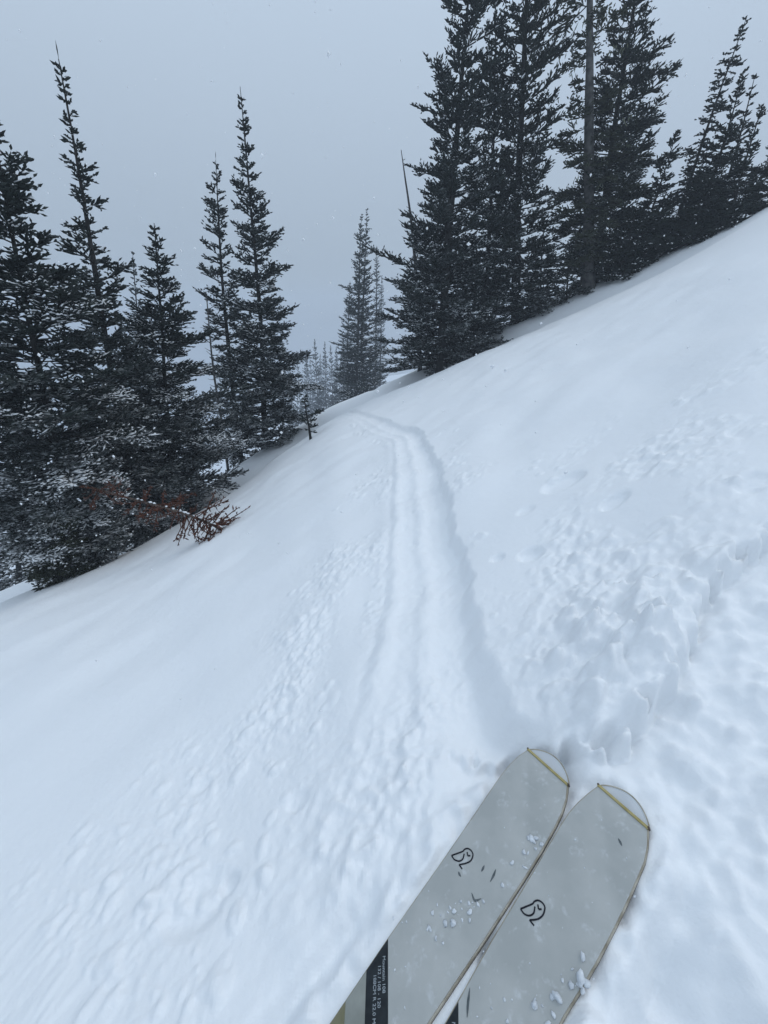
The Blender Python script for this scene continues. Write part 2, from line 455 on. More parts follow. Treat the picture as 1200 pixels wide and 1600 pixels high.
# ground mesh: rings round the photographer, close together near by and wide apart far away
rad_r = np.concatenate([np.geomspace(0.10, 0.25, 16)[:-1], np.geomspace(0.25, 5.0, 420)[:-1], np.geomspace(5.0, 20.0, 100)[:-1], np.geomspace(20.0, 260.0, 36)])
n_ring = len(rad_r)
az_f = np.linspace(R(-66), R(66), 641)
az_b = np.linspace(R(66), R(360-66), 90)[1:-1]
az = np.concatenate([az_f, az_b])
n_az = len(az)
RR, AZ = np.meshgrid(rad_r, az, indexing='ij')
VX, VY = RR*np.sin(AZ), RR*np.cos(AZ)
VZ = ground_height(VX, VY)
verts = np.stack([VX, VY, VZ], -1).reshape(-1, 3)
i = np.arange(n_ring-1)[:, None]; j = np.arange(n_az)[None, :]
a = i*n_az+j; b = i*n_az+(j+1) % n_az; c = (i+1)*n_az+(j+1) % n_az; d = (i+1)*n_az+j
quads = np.stack([a, d, c, b], -1).reshape(-1, 4)
centre = len(verts)
verts = np.concatenate([verts, [[0, 0, float(ground_height(0.0, 0.0))]]])
cap = np.stack([np.full(n_az, centre), np.arange(n_az), (np.arange(n_az)+1) % n_az], -1)
tris = np.concatenate([quads_to_tris(quads), cap])
ground = link('ground', mesh_from('ground', verts, tris, True), M['snow'])
tag(ground, 'steep snow slope with a pair of ski ruts running ahead', kind='structure')
GROUND_MIN = float(verts[:, 2].min())

# ------------------------------------------------------------------ haze: falling-snow mist filling the valley
HZ = 275.0
z0, z1 = GROUND_MIN-1.0, 14.0
hv = np.array([(sx*HZ, sy*HZ, z) for z in (z0, z1) for sx, sy in ((-1, -1), (1, -1), (1, 1), (-1, 1))])
hq = np.array([(3, 2, 1, 0), (4, 5, 6, 7), (0, 1, 5, 4), (1, 2, 6, 5), (2, 3, 7, 6), (3, 0, 4, 7)])
hm = bpy.data.materials.new('haze')
hm.use_nodes = True
ht = hm.node_tree
for n in list(ht.nodes):
    if n.type == 'BSDF_PRINCIPLED': ht.nodes.remove(n)
pv = ht.nodes.new('ShaderNodeVolumePrincipled')
pv.inputs['Color'].default_value = (0.74, 0.80, 0.88, 1)
pv.inputs['Density'].default_value = 0.0037
pv.inputs['Anisotropy'].default_value = 0.2
ht.links.new(pv.outputs[0], ht.nodes['Material Output'].inputs['Volume'])
haze = link('haze', mesh_from('haze', hv, quads_to_tris(hq)), hm)
tag(haze, 'pale blue mist of falling snow filling the valley', kind='stuff')

# ------------------------------------------------------------------ twig batches -> meshes
def spindles(P, D, L, Rad, rs, sides=3, flat=None, squash=1.0):
    """needle-clad shoots: tapered prisms with uneven rings. flat: keep the first axis level (for snow)"""
    n = len(P)
    up = np.array([0, 0, 1.0])
    if flat is None:
        ref = rs.standard_normal((n, 3))
    else:
        ref = np.tile(up, (n, 1))
    u_ = np.cross(D, ref); u_ /= (np.linalg.norm(u_, axis=1, keepdims=True)+1e-9)
    w_ = np.cross(u_, D)
    V = np.zeros((n, sides+2, 3))
    V[:, sides] = P; V[:, sides+1] = P + D*L[:, None]
    for m in range(sides):
        a_ = 2*math.pi*m/sides
        jr = rs.uniform(0.75, 1.3, n)*Rad
        V[:, m] = P + D*(L*rs.uniform(0.35, 0.65, n))[:, None] + u_*(jr*math.cos(a_))[:, None] + w_*(jr*squash*math.sin(a_))[:, None]
    f_ = []
    for m in range(sides):
        m2 = (m+1) % sides
        f_ += [(sides, m2, m), (m, m2, sides+1)]
    f_ = np.array(f_)
    T = (np.arange(n)*(sides+2))[:, None, None] + f_[None]
    return V.reshape(-1, 3), T.reshape(-1, 3)

def tube(points, radii, sides=6, rs=None, rough=0.0):
    """one tapering tube along a polyline, as verts and tris"""
    P = np.asarray(points, float); n = len(P)
    T = np.gradient(P, axis=0); T /= np.linalg.norm(T, axis=1, keepdims=True)+1e-9
    ref = np.array([0.31, 0.95, 0.05]) if abs(T[0] @ np.array([0.31, 0.95, 0.05])) < 0.9 else np.array([1.0, 0, 0])
    u_ = np.cross(T, ref); u_ /= np.linalg.norm(u_, axis=1, keepdims=True)
    w_ = np.cross(T, u_)
    ang = np.arange(sides)*2*math.pi/sides
    rad = np.asarray(radii, float)[:, None]*np.ones((n, sides))
    if rs is not None and rough: rad = rad*(1+rs.uniform(-rough, rough, (n, sides)))
    V = P[:, None]+u_[:, None]*(rad*np.cos(ang))[..., None]+w_[:, None]*(rad*np.sin(ang))[..., None]
    V = V.reshape(-1, 3)
    q = [(i_*sides+m, i_*sides+(m+1) % sides, (i_+1)*sides+(m+1) % sides, (i_+1)*sides+m) for i_ in range(n-1) for m in range(sides)]
    tr = quads_to_tris(np.array(q))
    ends = [[0, m+1, m] for m in range(1, sides-1)] + [[(n-1)*sides, (n-1)*sides+m, (n-1)*sides+m+1] for m in range(1, sides-1)]
    return V, np.concatenate([tr, np.array(ends)])

def join(parts):
    vs, ts, k = [], [], 0
    for v, t in parts:
        vs.append(v); ts.append(t+k); k += len(v)
    return np.concatenate(vs), np.concatenate(ts)

def norm(v):
    return v/(np.linalg.norm(v, axis=-1, keepdims=True)+1e-9)

def tree_axis(B, A, rs, bow):
    """trunk centre line from the base (a little under the snow) to the tip"""
    t = np.linspace(0, 1, 17)
    H = np.linalg.norm(A-B)
    off = np.zeros((17, 3))
    ph = rs.uniform(0, 6.28, 4)
    off[:, 0] = bow*H*(np.sin(t*math.pi)*math.sin(ph[0]) + 0.3*np.sin(2*math.pi*t+ph[1])*t*(1-t)*3)
    off[:, 1] = bow*H*(np.sin(t*math.pi)*math.sin(ph[2]) + 0.3*np.sin(2*math.pi*t+ph[3])*t*(1-t)*3)
    return B + (A-B)*t[:, None] + off

def fir(spec, seed, lod=1.0, trunk_r=None, fill=1.0, snow=0.2, droop=-14, rise=38, sparse=0.0, start=0.03, mat='needles',
        bow=0.012, side=None, whorl=None, dead_low=0, tip_len=0.0, clump=False):
    """returns dict of part -> (verts, tris), relative to the tree's base. lod: 1 near, larger = coarser shoots"""
    rs = np.random.default_rng(seed)
    B, A, prof = np.array(spec[0], float), np.array(spec[1], float), spec[2]
    A = A-B; B0 = np.zeros(3)
    H = np.linalg.norm(A)
    axis = tree_axis(B0, A, rs, bow)
    tt = np.linspace(0, 1, 17)
    tr = trunk_r or (0.009*H+0.010)
    rad = tr*(1-tt)**0.9 + 0.005
    rad[0] *= 1.25
    ax_ext = np.concatenate([[axis[0]-np.array([0, 0, 0.5])], axis])
    parts = {'trunk': tube(ax_ext, np.concatenate([[rad[0]*1.2], rad]), 9, rs, 0.12)}
    pt = [0.0] + [q[0] for q in prof] + [1.0]
    pw = [prof[0][1]*0.85] + [q[1] for q in prof] + [0.015]
    shoot_r = 0.0165*lod**0.8
    wood = []
    P_, D_, L_, R_, S_ = [], [], [], [], []     # shoots, S_: snow load
    z = start*H
    step = (whorl or 0.15)*lod**0.6
    while z < H*0.992:
        t = z/H
        width = float(np.interp(t, pt, pw))
        dens = 1.12 if t < 0.4 else 1.0
        nb = int(max(3, round((2.9 + 2.3*min(width, 1.2))*fill*dens/lod**0.25 + rs.uniform(-1, 1))))
        az0 = rs.uniform(0, 6.28)
        for b_ in range(nb):
            if rs.random() < sparse: continue
            azb = az0 + 6.283*b_/nb + rs.normal(0, 0.35)
            zz = z + rs.uniform(-0.5, 0.5)*step
            tz = min(max(zz/H, 0.0), 0.995)
            c0 = np.array([np.interp(tz, tt, axis[:, m]) for m in range(3)])
            wb = float(np.interp(tz, pt, pw))
            Lb = wb*(rs.uniform(0.38, 1.0) if rs.random() < 0.80 else rs.uniform(0.9, 1.4))
            if side is not None:
                Lb *= 0.55 + 0.6*max(0, math.cos(azb-side))
            el = R(droop + (rise-droop)*tz**1.3 + rs.normal(0, 7))
            if Lb < 0.05: Lb = 0.05
            h = np.array([math.sin(azb), math.cos(azb), 0])
            d0 = h*math.cos(el) + np.array([0, 0, math.sin(el)])
            curl = (0.10 + 0.16*rs.random()) - 0.10*(tz > 0.75)
            sv = np.linspace(0, 1, 6)
            sway = np.array([-h[1], h[0], 0])*rs.normal(0, 0.08)*Lb
            bp = c0 + d0*(sv*Lb)[:, None] + np.array([0, 0, 1.0])*(curl*Lb*sv**2)[:, None] + sway*(sv**2)[:, None]
            load = rs.random()**1.6
            dead = dead_low and tz < dead_low and rs.random() < 0.6
            br = 0.004+0.007*Lb
            if lod < 2.2 or dead:
                wood.append(tube(bp, br*(1.05-sv)+0.003, 3))
            if dead: continue
            # the leader shoot of the branch, clad in needles over its outer part
            for q in range(1, 5):
                seg = bp[q+1]-bp[q]; ln = np.linalg.norm(seg)
                P_.append(bp[q][None]); D_.append((seg/ln)[None]); L_.append([ln*1.25]); R_.append([shoot_r*rs.uniform(.9, 1.3)]); S_.append([load*(tz < 0.9)])
            # side shoots in a flat spray
            sp = 0.047*lod
            ns = int(max(2, Lb*(0.88 if Lb < 0.5 else 0.80)/sp))*2
            s = rs.uniform(0.10 if Lb < 0.5 else 0.20, 0.98, ns)
            base_p = np.stack([np.interp(s, sv, bp[:, m]) for m in range(3)], -1)
            dirb = norm(bp[-1]-bp[0])
            lat = norm(np.cross(dirb, [0, 0, 1.0]))
            sg = np.where(rs.random(ns) < 0.5, -1.0, 1.0)
            fa = R(1)*rs.normal(48, 12, ns)
            dd = dirb*np.cos(fa)[:, None] + lat*(sg*np.sin(fa))[:, None] + np.stack([np.zeros(ns), np.zeros(ns), rs.normal(0.10 if not clump else 0.3, 0.22, ns)], -1)
            dd = norm(dd)
            l2 = np.clip((1-s)*Lb*0.62+0.07, 0.085, 0.42)*rs.uniform(0.6, 1.15, ns)*(1 if not clump else 0.75)
            P_.append(base_p); D_.append(dd); L_.append(l2); R_.append(np.full(ns, shoot_r)*rs.uniform(.8, 1.25, ns)); S_.append(np.full(ns, load))
            # shoots on the longer side shoots
            big = np.where(l2 > 0.15)[0]
            if len(big):
                k3 = max(2, int(round(4.4/lod)))
                f3 = np.tile(np.linspace(0.25, 0.95, k3), len(big)) + rs.uniform(-.08, .08, k3*len(big))
                idx = np.repeat(big, k3)
                p3 = base_p[idx] + dd[idx]*(l2[idx]*f3)[:, None]
                sg3 = np.where(np.arange(len(idx)) % 2 == 0, 1.0, -1.0)
                lat3 = norm(np.cross(dd[idx], [0, 0, 1.0]))
                d3 = norm(dd[idx]*0.75 + lat3*(sg3*0.65)[:, None] + rs.normal(0, 0.22, (len(idx), 3)) + np.array([0, 0, 0.08]))
                l3 = np.clip(l2[idx]*(1.05-f3)*0.8, 0.08, 0.2)*rs.uniform(.8, 1.2, len(idx))
                P_.append(p3); D_.append(d3); L_.append(l3*lod**0.3); R_.append(np.full(len(idx), shoot_r*0.92)); S_.append(np.full(len(idx), load))
        z += step*(0.75+0.5*rs.random())*(0.95 if t < 0.4 else 1.2 if t < 0.8 else 0.85)
    if tip_len:
        P_.append(axis[-1][None]-np.array([[0, 0, 0.02]])); D_.append(norm(axis[-1]-axis[-2])[None]); L_.append([tip_len]); R_.append([0.008]); S_.append([0])
    P = np.concatenate(P_); D = np.concatenate(D_); L = np.concatenate([np.asarray(q, float) for q in L_]); Rd = np.concatenate([np.asarray(q, float) for q in R_])
    S = np.concatenate([np.asarray(q, float) for q in S_])
    parts['crown'] = spindles(P, D, L, Rd, rs)
    if wood: parts['branches'] = join(wood)
    if snow > 0:
        tw = np.clip(P[:, 2]/H, 0, 1)
        pr = snow*sstep(0.30, 0.85, S)*(1.25-tw)*np.clip(1.3-abs(D[:, 2])*1.6, 0, 1)*1.5
        pick = rs.random(len(P)) < pr
        if pick.sum() > 3:
            k = rs.uniform(0.7, 1.35, pick.sum())*(0.8+0.7*S[pick])
            Ps = P[pick]+D[pick]*(L[pick]*rs.uniform(0.0, 0.25, pick.sum()))[:, None]+np.array([0, 0, 1.0])*(Rd[pick]*0.85)[:, None]
            parts['branch_snow'] = spindles(Ps, D[pick], L[pick]*rs.uniform(0.5, 0.85, pick.sum()), Rd[pick]*k*0.85, rs, 4, True, 0.6)
    return parts

TREE_MATS = {'trunk': 'bark', 'branches': 'twig', 'crown': 'needles', 'branch_snow': 'branch_snow'}
def place_tree(name, spec, parts, label, cat='fir tree', group=None, mats=None):
    root = empty(name, spec[0])
    tag(root, label, cat, group)
    for pn, (v, t) in parts.items():
        mk = (mats or {}).get(pn, TREE_MATS[pn])
        o = link(pn, mesh_from(pn, v, t, pn != 'crown'), M[mk], root)
        if pn != 'trunk': o['kind'] = 'stuff'            # needles, twigs and snow dust: nobody could count them
    return root

# tree table: base, tip, crown half-width by height fraction (metres)
TREES = {
    'edge_fir': ((-5.25, 5.35, -2.70), (-4.03, 5.35, 3.05), [(0.094, 0.94), (0.233, 1.16), (0.374, 1.12), (0.527, 0.96), (0.672, 0.78), (0.744, 0.55), (0.819, 0.53), (0.88, 0.34), (0.944, 0.15)]),
    'tall_left': ((-5.26, 7.05, -3.28), (-4.20, 7.05, 4.11), [(0.135, 0.83), (0.298, 0.9), (0.456, 0.7), (0.592, 0.53), (0.677, 0.44), (0.734, 0.33), (0.817, 0.22), (0.91, 0.11), (0.962, 0.05)]),
    'mid_left': ((-4.97, 8.10, -3.13), (-3.94, 8.10, 2.58), [(0.075, 1.04), (0.173, 1.62), (0.303, 1.64), (0.448, 1.3), (0.622, 0.88), (0.74, 0.66), (0.831, 0.49), (0.883, 0.34), (0.949, 0.13)]),
    'fog_left': ((-11.50, 15.13, -8.79), (-9.50, 15.13, 3.19), [(0.436, 1.3), (0.644, 1.09), (0.79, 0.73), (0.874, 0.55), (0.953, 0.17)]),
    'fog_left2': ((-13.40, 19.91, -11.74), (-10.88, 19.91, 3.76), [(0.432, 1.03), (0.644, 0.89), (0.828, 0.53), (0.942, 0.23)]),
    'low_left': ((-11.46, 9.67, -6.49), (-8.74, 9.67, 0.15), [(0.222, 1.52), (0.531, 1.31), (0.745, 0.82), (0.934, 0.23)]),
    'pairS': ((-4.73, 12.11, -3.23), (-4.07, 12.11, 4.55), [(0.236, 0.8), (0.426, 0.79), (0.555, 0.65), (0.656, 0.58), (0.75, 0.54), (0.856, 0.33), (0.921, 0.21)]),
    'pairT': ((-3.61, 11.24, -2.37), (-3.03, 11.24, 5.49), [(0.075, 1.36), (0.193, 1.42), (0.322, 1.19), (0.441, 0.92), (0.533, 0.81), (0.62, 0.79), (0.701, 0.55), (0.777, 0.4), (0.863, 0.23), (0.943, 0.11)]),
    'snagL': ((-4.55, 10.56, -2.90), (-4.25, 10.56, 1.71), [(0.431, 0.28), (0.675, 0.23), (0.927, 0.12)]),
    'sapling': ((-1.57, 8.05, -1.17), (-1.64, 8.05, -0.25), [(0.225, 0.16), (0.519, 0.27), (0.805, 0.13)]),
    'bushL': ((-4.99, 4.77, -2.46), (-4.38, 4.77, -1.41), [(0.052, 0.39), (0.198, 0.46), (0.519, 0.32), (0.825, 0.13)]),
    'c1': ((-2.11, 27.92, -6.01), (-1.31, 27.92, 6.65), [(0.142, 1.73), (0.245, 1.78), (0.44, 1.37), (0.619, 1.07), (0.784, 0.67), (0.912, 0.31)]),
    'c1b': ((-1.62, 28.95, -6.10), (-1.01, 28.95, 7.10), [(0.231, 1.48), (0.424, 1.33), (0.602, 1.02), (0.766, 0.61), (0.894, 0.32)]),
    'c3': ((-3.70, 38.82, -9.62), (-2.95, 38.82, 4.16), [(0.374, 1.36), (0.701, 0.94), (0.887, 0.45)]),
    'c2': ((-1.21, 43.98, -9.90), (-0.73, 43.98, 7.49), [(0.42, 1.02), (0.698, 0.65), (0.887, 0.37)]),
    'c4': ((-0.53, 54.00, -12.02), (-0.23, 54.00, 5.88), [(0.3, 1.38), (0.566, 0.99), (0.888, 0.39)]),
    'r1': ((1.75, 12.48, -0.27), (1.88, 12.48, 8.30), [(0.0, 1.57), (0.08, 1.87), (0.198, 1.84), (0.341, 1.48), (0.456, 1.54), (0.56, 1.28), (0.657, 1.31), (0.735, 0.92), (0.819, 1.01), (0.887, 0.84), (0.95, 0.34)]),
    'r1b': ((1.45, 13.32, -0.27), (1.53, 13.32, 4.90), [(0.0, 1.46), (0.264, 1.43), (0.525, 1.23), (0.733, 0.81), (0.896, 0.35)]),
    'r2': ((4.11, 13.28, 1.05), (3.18, 13.28, 9.46), [(0.0, 1.19), (0.046, 1.52), (0.202, 1.58), (0.377, 1.4), (0.531, 1.19), (0.67, 1.09), (0.794, 0.92), (0.907, 0.57)]),
    'r2b': ((3.14, 13.34, 0.56), (2.58, 13.34, 7.96), [(0.0, 1.01), (0.072, 1.29), (0.297, 1.12), (0.496, 0.91), (0.672, 0.75), (0.831, 0.5), (0.918, 0.24)]),
    'r3': ((5.81, 12.63, 1.86), (3.92, 12.63, 10.08), [(0.006, 0.73), (0.099, 1.06), (0.268, 1.25), (0.418, 1.1), (0.553, 0.89), (0.674, 0.85), (0.884, 0.64)]),
    'r4': ((6.21, 13.21, 2.02), (5.71, 13.21, 8.73), [(0.037, 0.85), (0.153, 1.13), (0.325, 1.25), (0.518, 1.15), (0.691, 0.75), (0.817, 0.52), (0.904, 0.29)]),
    'u1': ((4.62, 12.79, 1.26), (4.32, 12.79, 3.70), [(0.069, 0.79), (0.463, 0.63), (0.828, 0.24)]),
    'u2': ((5.23, 12.55, 1.55), (5.03, 12.55, 3.09), [(0.072, 0.62), (0.427, 0.5), (0.814, 0.17)]),
    'u3': ((2.70, 12.31, 0.14), (2.32, 12.31, 2.63), [(0.0, 0.99), (0.382, 0.83), (0.823, 0.26)]),
    'u4': ((6.87, 13.89, 2.18), (6.66, 13.89, 3.69), [(0.1, 0.47), (0.428, 0.39), (0.796, 0.15)]),
    'fogR': ((13.68, 28.93, -0.10), (13.36, 28.93, 6.97), [(0.531, 0.66), (0.678, 0.57), (0.866, 0.32)]),
    'r6': ((6.71, 12.28, 2.28), (7.01, 12.28, 5.13), [(0.044, 0.9), (0.27, 0.88), (0.461, 0.66), (0.685, 0.32), (0.857, 0.17)]),
    'r6b': ((6.31, 12.05, 2.07), (6.34, 12.05, 3.93), [(0.13, 0.65), (0.508, 0.5), (0.794, 0.19)]),
    'r7': ((8.10, 13.22, 2.76), (8.49, 13.22, 7.44), [(0.062, 0.75), (0.249, 0.55), (0.423, 0.41), (0.586, 0.36), (0.737, 0.3), (0.88, 0.17)]),
    'r8': ((7.84, 11.84, 2.80), (7.88, 11.84, 6.00), [(0.056, 0.84), (0.298, 0.7), (0.487, 0.49), (0.7, 0.28), (0.867, 0.13)]),
    'r9': ((8.71, 12.46, 3.13), (8.58, 12.46, 6.13), [(0.076, 0.64), (0.384, 0.4), (0.628, 0.25), (0.819, 0.12)]),
    'r10': ((8.26, 11.30, 3.06), (8.14, 11.30, 5.24), [(0.043, 0.64), (0.319, 0.52), (0.58, 0.27), (0.827, 0.13)]),
    'fogR2': ((20.40, 27.20, 3.01), (20.88, 27.20, 10.65), [(0.434, 0.81), (0.586, 0.64), (0.835, 0.31)]),
    'r12': ((8.99, 11.25, 3.47), (8.87, 11.25, 4.84), [(0.027, 0.78), (0.283, 0.65), (0.611, 0.27)]),
    'snagR': ((1.19, 13.55, -0.38), (0.46, 13.55, 5.17), [(0.839, 0.11)]),
    'f1': ((-15.06, 67.34, -22.24), (-14.22, 67.34, -4.55), [(0.533, 1.0), (0.831, 0.53)]),
    'f2': ((-14.62, 73.56, -22.66), (-13.80, 73.56, -3.60), [(0.45, 1.09), (0.809, 0.58)]),
    'f3': ((-10.55, 60.08, -18.12), (-9.95, 60.08, -1.22), [(0.403, 0.99), (0.627, 0.67), (0.839, 0.37)]),
    'f4': ((-10.55, 70.21, -19.58), (-9.95, 70.21, -2.10), [(0.418, 1.03), (0.787, 0.55)]),
    'f5': ((-8.25, 60.44, -16.69), (-7.77, 60.44, -2.08), [(0.43, 0.79), (0.81, 0.47)]),
    'f6': ((-8.46, 70.49, -18.53), (-8.10, 70.49, -2.91), [(0.398, 1.15), (0.812, 0.66)]),
    'f7': ((-16.95, 90.42, -25.73), (-16.29, 90.42, -6.49), [(0.499, 1.03), (0.791, 0.57)]),
    'f8': ((-16.07, 98.70, -25.93), (-15.24, 98.70, -6.05), [(0.414, 1.13), (0.723, 0.63)]),
    'f9': ((-9.25, 86.51, -21.32), (-8.79, 86.51, -4.67), [(0.357, 1.13), (0.68, 0.69)]),
    'f10': ((-19.99, 82.62, -26.90), (-19.07, 82.62, -6.56), [(0.538, 1.09), (0.793, 0.66)]),
}
DEAD_PTS = [(-5.726, 5.641, -0.864), (-4.512, 5.138, -0.979), (-3.331, 4.549, -0.973), (-2.402, 4.084, -0.962), (-1.926, 3.998, -1.129)]
SNOWY = 'firs below the left edge of the slope'
RIGHT = 'big firs right of the track'
UPHILL = 'small firs along the crest at right'
CENTRE = 'misty firs straight ahead'
FAR = 'faint far firs in the mist'
JOBS = [
 # key, name, label, group, kwargs
 ('edge_fir', 'fir_tree', 'nearest snow-laden fir cut off by the left picture edge', SNOWY, dict(seed=1, lod=0.95, snow=1.0, fill=1.15, droop=-22, rise=30)),
 ('tall_left', 'fir_tree', 'tall thin fir with leaning bare-tipped spire, highest on the left', SNOWY, dict(seed=2, lod=1.0, snow=0.6, fill=1.05, droop=-16, rise=32, tip_len=0.20)),
 ('mid_left', 'fir_tree', 'short broad snow-dusted fir behind the rusty dead branch', SNOWY, dict(seed=3, lod=1.0, snow=0.9, fill=1.1, droop=-20, rise=34)),
 ('fog_left', 'fir_tree', 'hazy grey fir half hidden behind the tall leaning spire, on its left', SNOWY, dict(seed=4, lod=2.5, snow=0.2)),
 ('fog_left2', 'fir_tree', 'hazy slim fir top between the leaning spire and the short broad fir', SNOWY, dict(seed=5, lod=2.5, snow=0.15)),
 ('low_left', 'fir_tree', 'hazy low fir behind the nearest fir at the bottom left edge', SNOWY, dict(seed=6, lod=2.5, snow=0.35)),
 ('pairS', 'fir_tree', 'shorter slimmer fir of the close pair left of the track', SNOWY, dict(seed=7, lod=1.3, snow=0.3, droop=-16, rise=36, tip_len=0.2)),
 ('pairT', 'fir_tree', 'taller pointed fir of the close pair left of the track', SNOWY, dict(seed=8, lod=1.25, snow=0.45, fill=1.1, droop=-14, rise=36)),
 ('bushL', 'fir_bush', 'low olive-green fir bush hanging over the snow lip at far left', SNOWY, dict(seed=9, lod=0.9, snow=0.35, fill=1.2, droop=-24, rise=20, start=0.01, mat='needles_warm', whorl=0.11)),
 ('r1', 'fir_tree', 'big bushy fir standing beside the end of the track, right of it', RIGHT, dict(seed=21, lod=1.25, snow=0.42, fill=0.85, droop=-12, rise=34, clump=True, trunk_r=0.14)),
 ('r1b', 'fir_tree', 'low broad fir tucked behind the big bushy fir beside the track', RIGHT, dict(seed=22, lod=1.5, snow=0.5, fill=1.15)),
 ('r2', 'fir_tree', 'darkest dense tall fir in the middle of the right-hand cluster', RIGHT, dict(seed=23, lod=1.4, snow=0.25, fill=1.05, droop=-10, rise=34, clump=True, trunk_r=0.14)),
 ('r2b', 'fir_tree', 'slimmer fir squeezed between the bushy fir and the darkest fir', RIGHT, dict(seed=24, lod=1.45, snow=0.35, fill=1.1, clump=True)),
 ('r3', 'fir_tree', 'tall fir with thick straight grey trunk and few lichen-covered branches', RIGHT, dict(seed=25, lod=1.2, snow=0.04, fill=0.75, sparse=0.42, droop=-22, rise=10, trunk_r=0.165, whorl=0.24, bow=0.003, mat='needles_warm')),
 ('r4', 'fir_tree', 'tall fir with drooping tufts just right of the thick grey trunk', RIGHT, dict(seed=26, lod=1.25, snow=0.05, fill=1.0, droop=-18, rise=26, trunk_r=0.11)),
 ('u1', 'fir_tree', 'young fir under the darkest fir, left of the thick trunk', RIGHT, dict(seed=27, lod=1.2, snow=0.2, fill=1.2)),
 ('u2', 'fir_tree', 'smallest young fir at the foot of the thick grey trunk', RIGHT, dict(seed=28, lod=1.2, snow=0.2, fill=1.2)),
 ('u3', 'fir_tree', 'young spreading fir at the right foot of the bushy fir', RIGHT, dict(seed=29, lod=1.2, snow=0.55, fill=1.25)),
 ('u4', 'fir_tree', 'little fir in the gap right of the thick grey trunk', UPHILL, dict(seed=30, lod=1.3, snow=0.12)),
 ('fogR', 'fir_tree', 'faint misty fir seen through the gap right of the thick trunk', UPHILL, dict(seed=31, lod=1.9, snow=0.2)),
 ('r6', 'fir_tree', 'bushy leaning fir at the left end of the crest row', UPHILL, dict(seed=32, lod=1.2, snow=0.06, fill=1.3, rise=40, whorl=0.115)),
 ('r6b', 'fir_tree', 'short fir at the left foot of the crest row', UPHILL, dict(seed=33, lod=1.25, snow=0.1, fill=1.3)),
 ('r7', 'fir_tree', 'tallest thin leaning spire of the crest row at right', UPHILL, dict(seed=34, lod=1.3, snow=0.03, fill=1.25, droop=-38, rise=5, trunk_r=0.05, whorl=0.115)),
 ('r8', 'fir_tree', 'second tallest leaning fir of the crest row, right of the thin spire', UPHILL, dict(seed=35, lod=1.2, snow=0.04, fill=1.3, whorl=0.115)),
 ('r9', 'fir_tree', 'scraggly thin fir top between two denser crest firs', UPHILL, dict(seed=36, lod=1.3, snow=0.03, fill=1.3, sparse=0.15, whorl=0.115)),
 ('r10', 'fir_tree', 'small sharp-tipped fir at the right end of the crest row', UPHILL, dict(seed=37, lod=1.2, snow=0.05, fill=1.3, whorl=0.115)),
 ('fogR2', 'fir_tree', 'pale misty leaning fir at the right picture edge', UPHILL, dict(seed=38, lod=2.0, snow=0.1)),
 ('r12', 'fir_tree', 'low fir cut off by the right picture edge on the crest', UPHILL, dict(seed=39, lod=1.2, snow=0.1, fill=1.3)),
 ('c1', 'fir_tree', 'left spire of the misty twin-topped firs straight ahead', CENTRE, dict(seed=41, lod=2.15, snow=0.25, fill=1.15)),
 ('c1b', 'fir_tree', 'right spire of the misty twin-topped firs straight ahead', CENTRE, dict(seed=42, lod=2.15, snow=0.25, fill=1.1)),
 ('c3', 'fir_tree', 'shorter misty fir at the left side of the twin spires', CENTRE, dict(seed=43, lod=2.0, snow=0.2)),
 ('c2', 'fir_tree', 'thin misty fir top just right of the twin spires', CENTRE, dict(seed=44, lod=2.1, snow=0.15)),
 ('c4', 'fir_tree', 'faint slim fir between the twin spires and the big bushy fir', CENTRE, dict(seed=45, lod=2.2, snow=0.15)),
]
trees = {}
for key, name, label, group, kw in JOBS:
    kw = dict(kw); mat = kw.pop('mat', 'needles_frosted' if group == SNOWY or key in ('r1', 'r1b', 'r2b', 'u1', 'u3') else 'needles_dusted' if group == RIGHT else 'needles')
    parts = fir(TREES[key], **kw)
    trees[key] = place_tree(name, TREES[key], parts, label, 'fir bush' if name == 'fir_bush' else 'fir tree', group, {'crown': mat, 'trunk': 'grey_bark' if key == 'r3' else 'bark'})

# hanging lichen on the thick-trunked fir
rs = np.random.default_rng(55)
B3, A3 = np.array(TREES['r3'][0]), np.array(TREES['r3'][1])
LP, LD, LN = [], [], []
for q in range(46):
    tz = rs.uniform(0.12, 0.75); a_ = rs.uniform(0, 6.28); d_ = rs.uniform(0.12, 0.9)
    c_ = (A3-B3)*tz + np.array([math.sin(a_)*d_, math.cos(a_)*d_, rs.uniform(-.1, .1)])
    for k in range(5):
        LP.append(c_ + rs.normal(0, 0.05, 3)); LD.append(norm(np.array([rs.normal(0, .35), rs.normal(0, .35), -1.0]))); LN.append(rs.uniform(.06, .2))
v, t = spindles(np.array(LP), np.array(LD), np.array(LN), np.full(len(LN), 0.014), rs)
link('lichen', mesh_from('lichen', v, t), M['lichen'], trees['r3'])['kind'] = 'stuff'

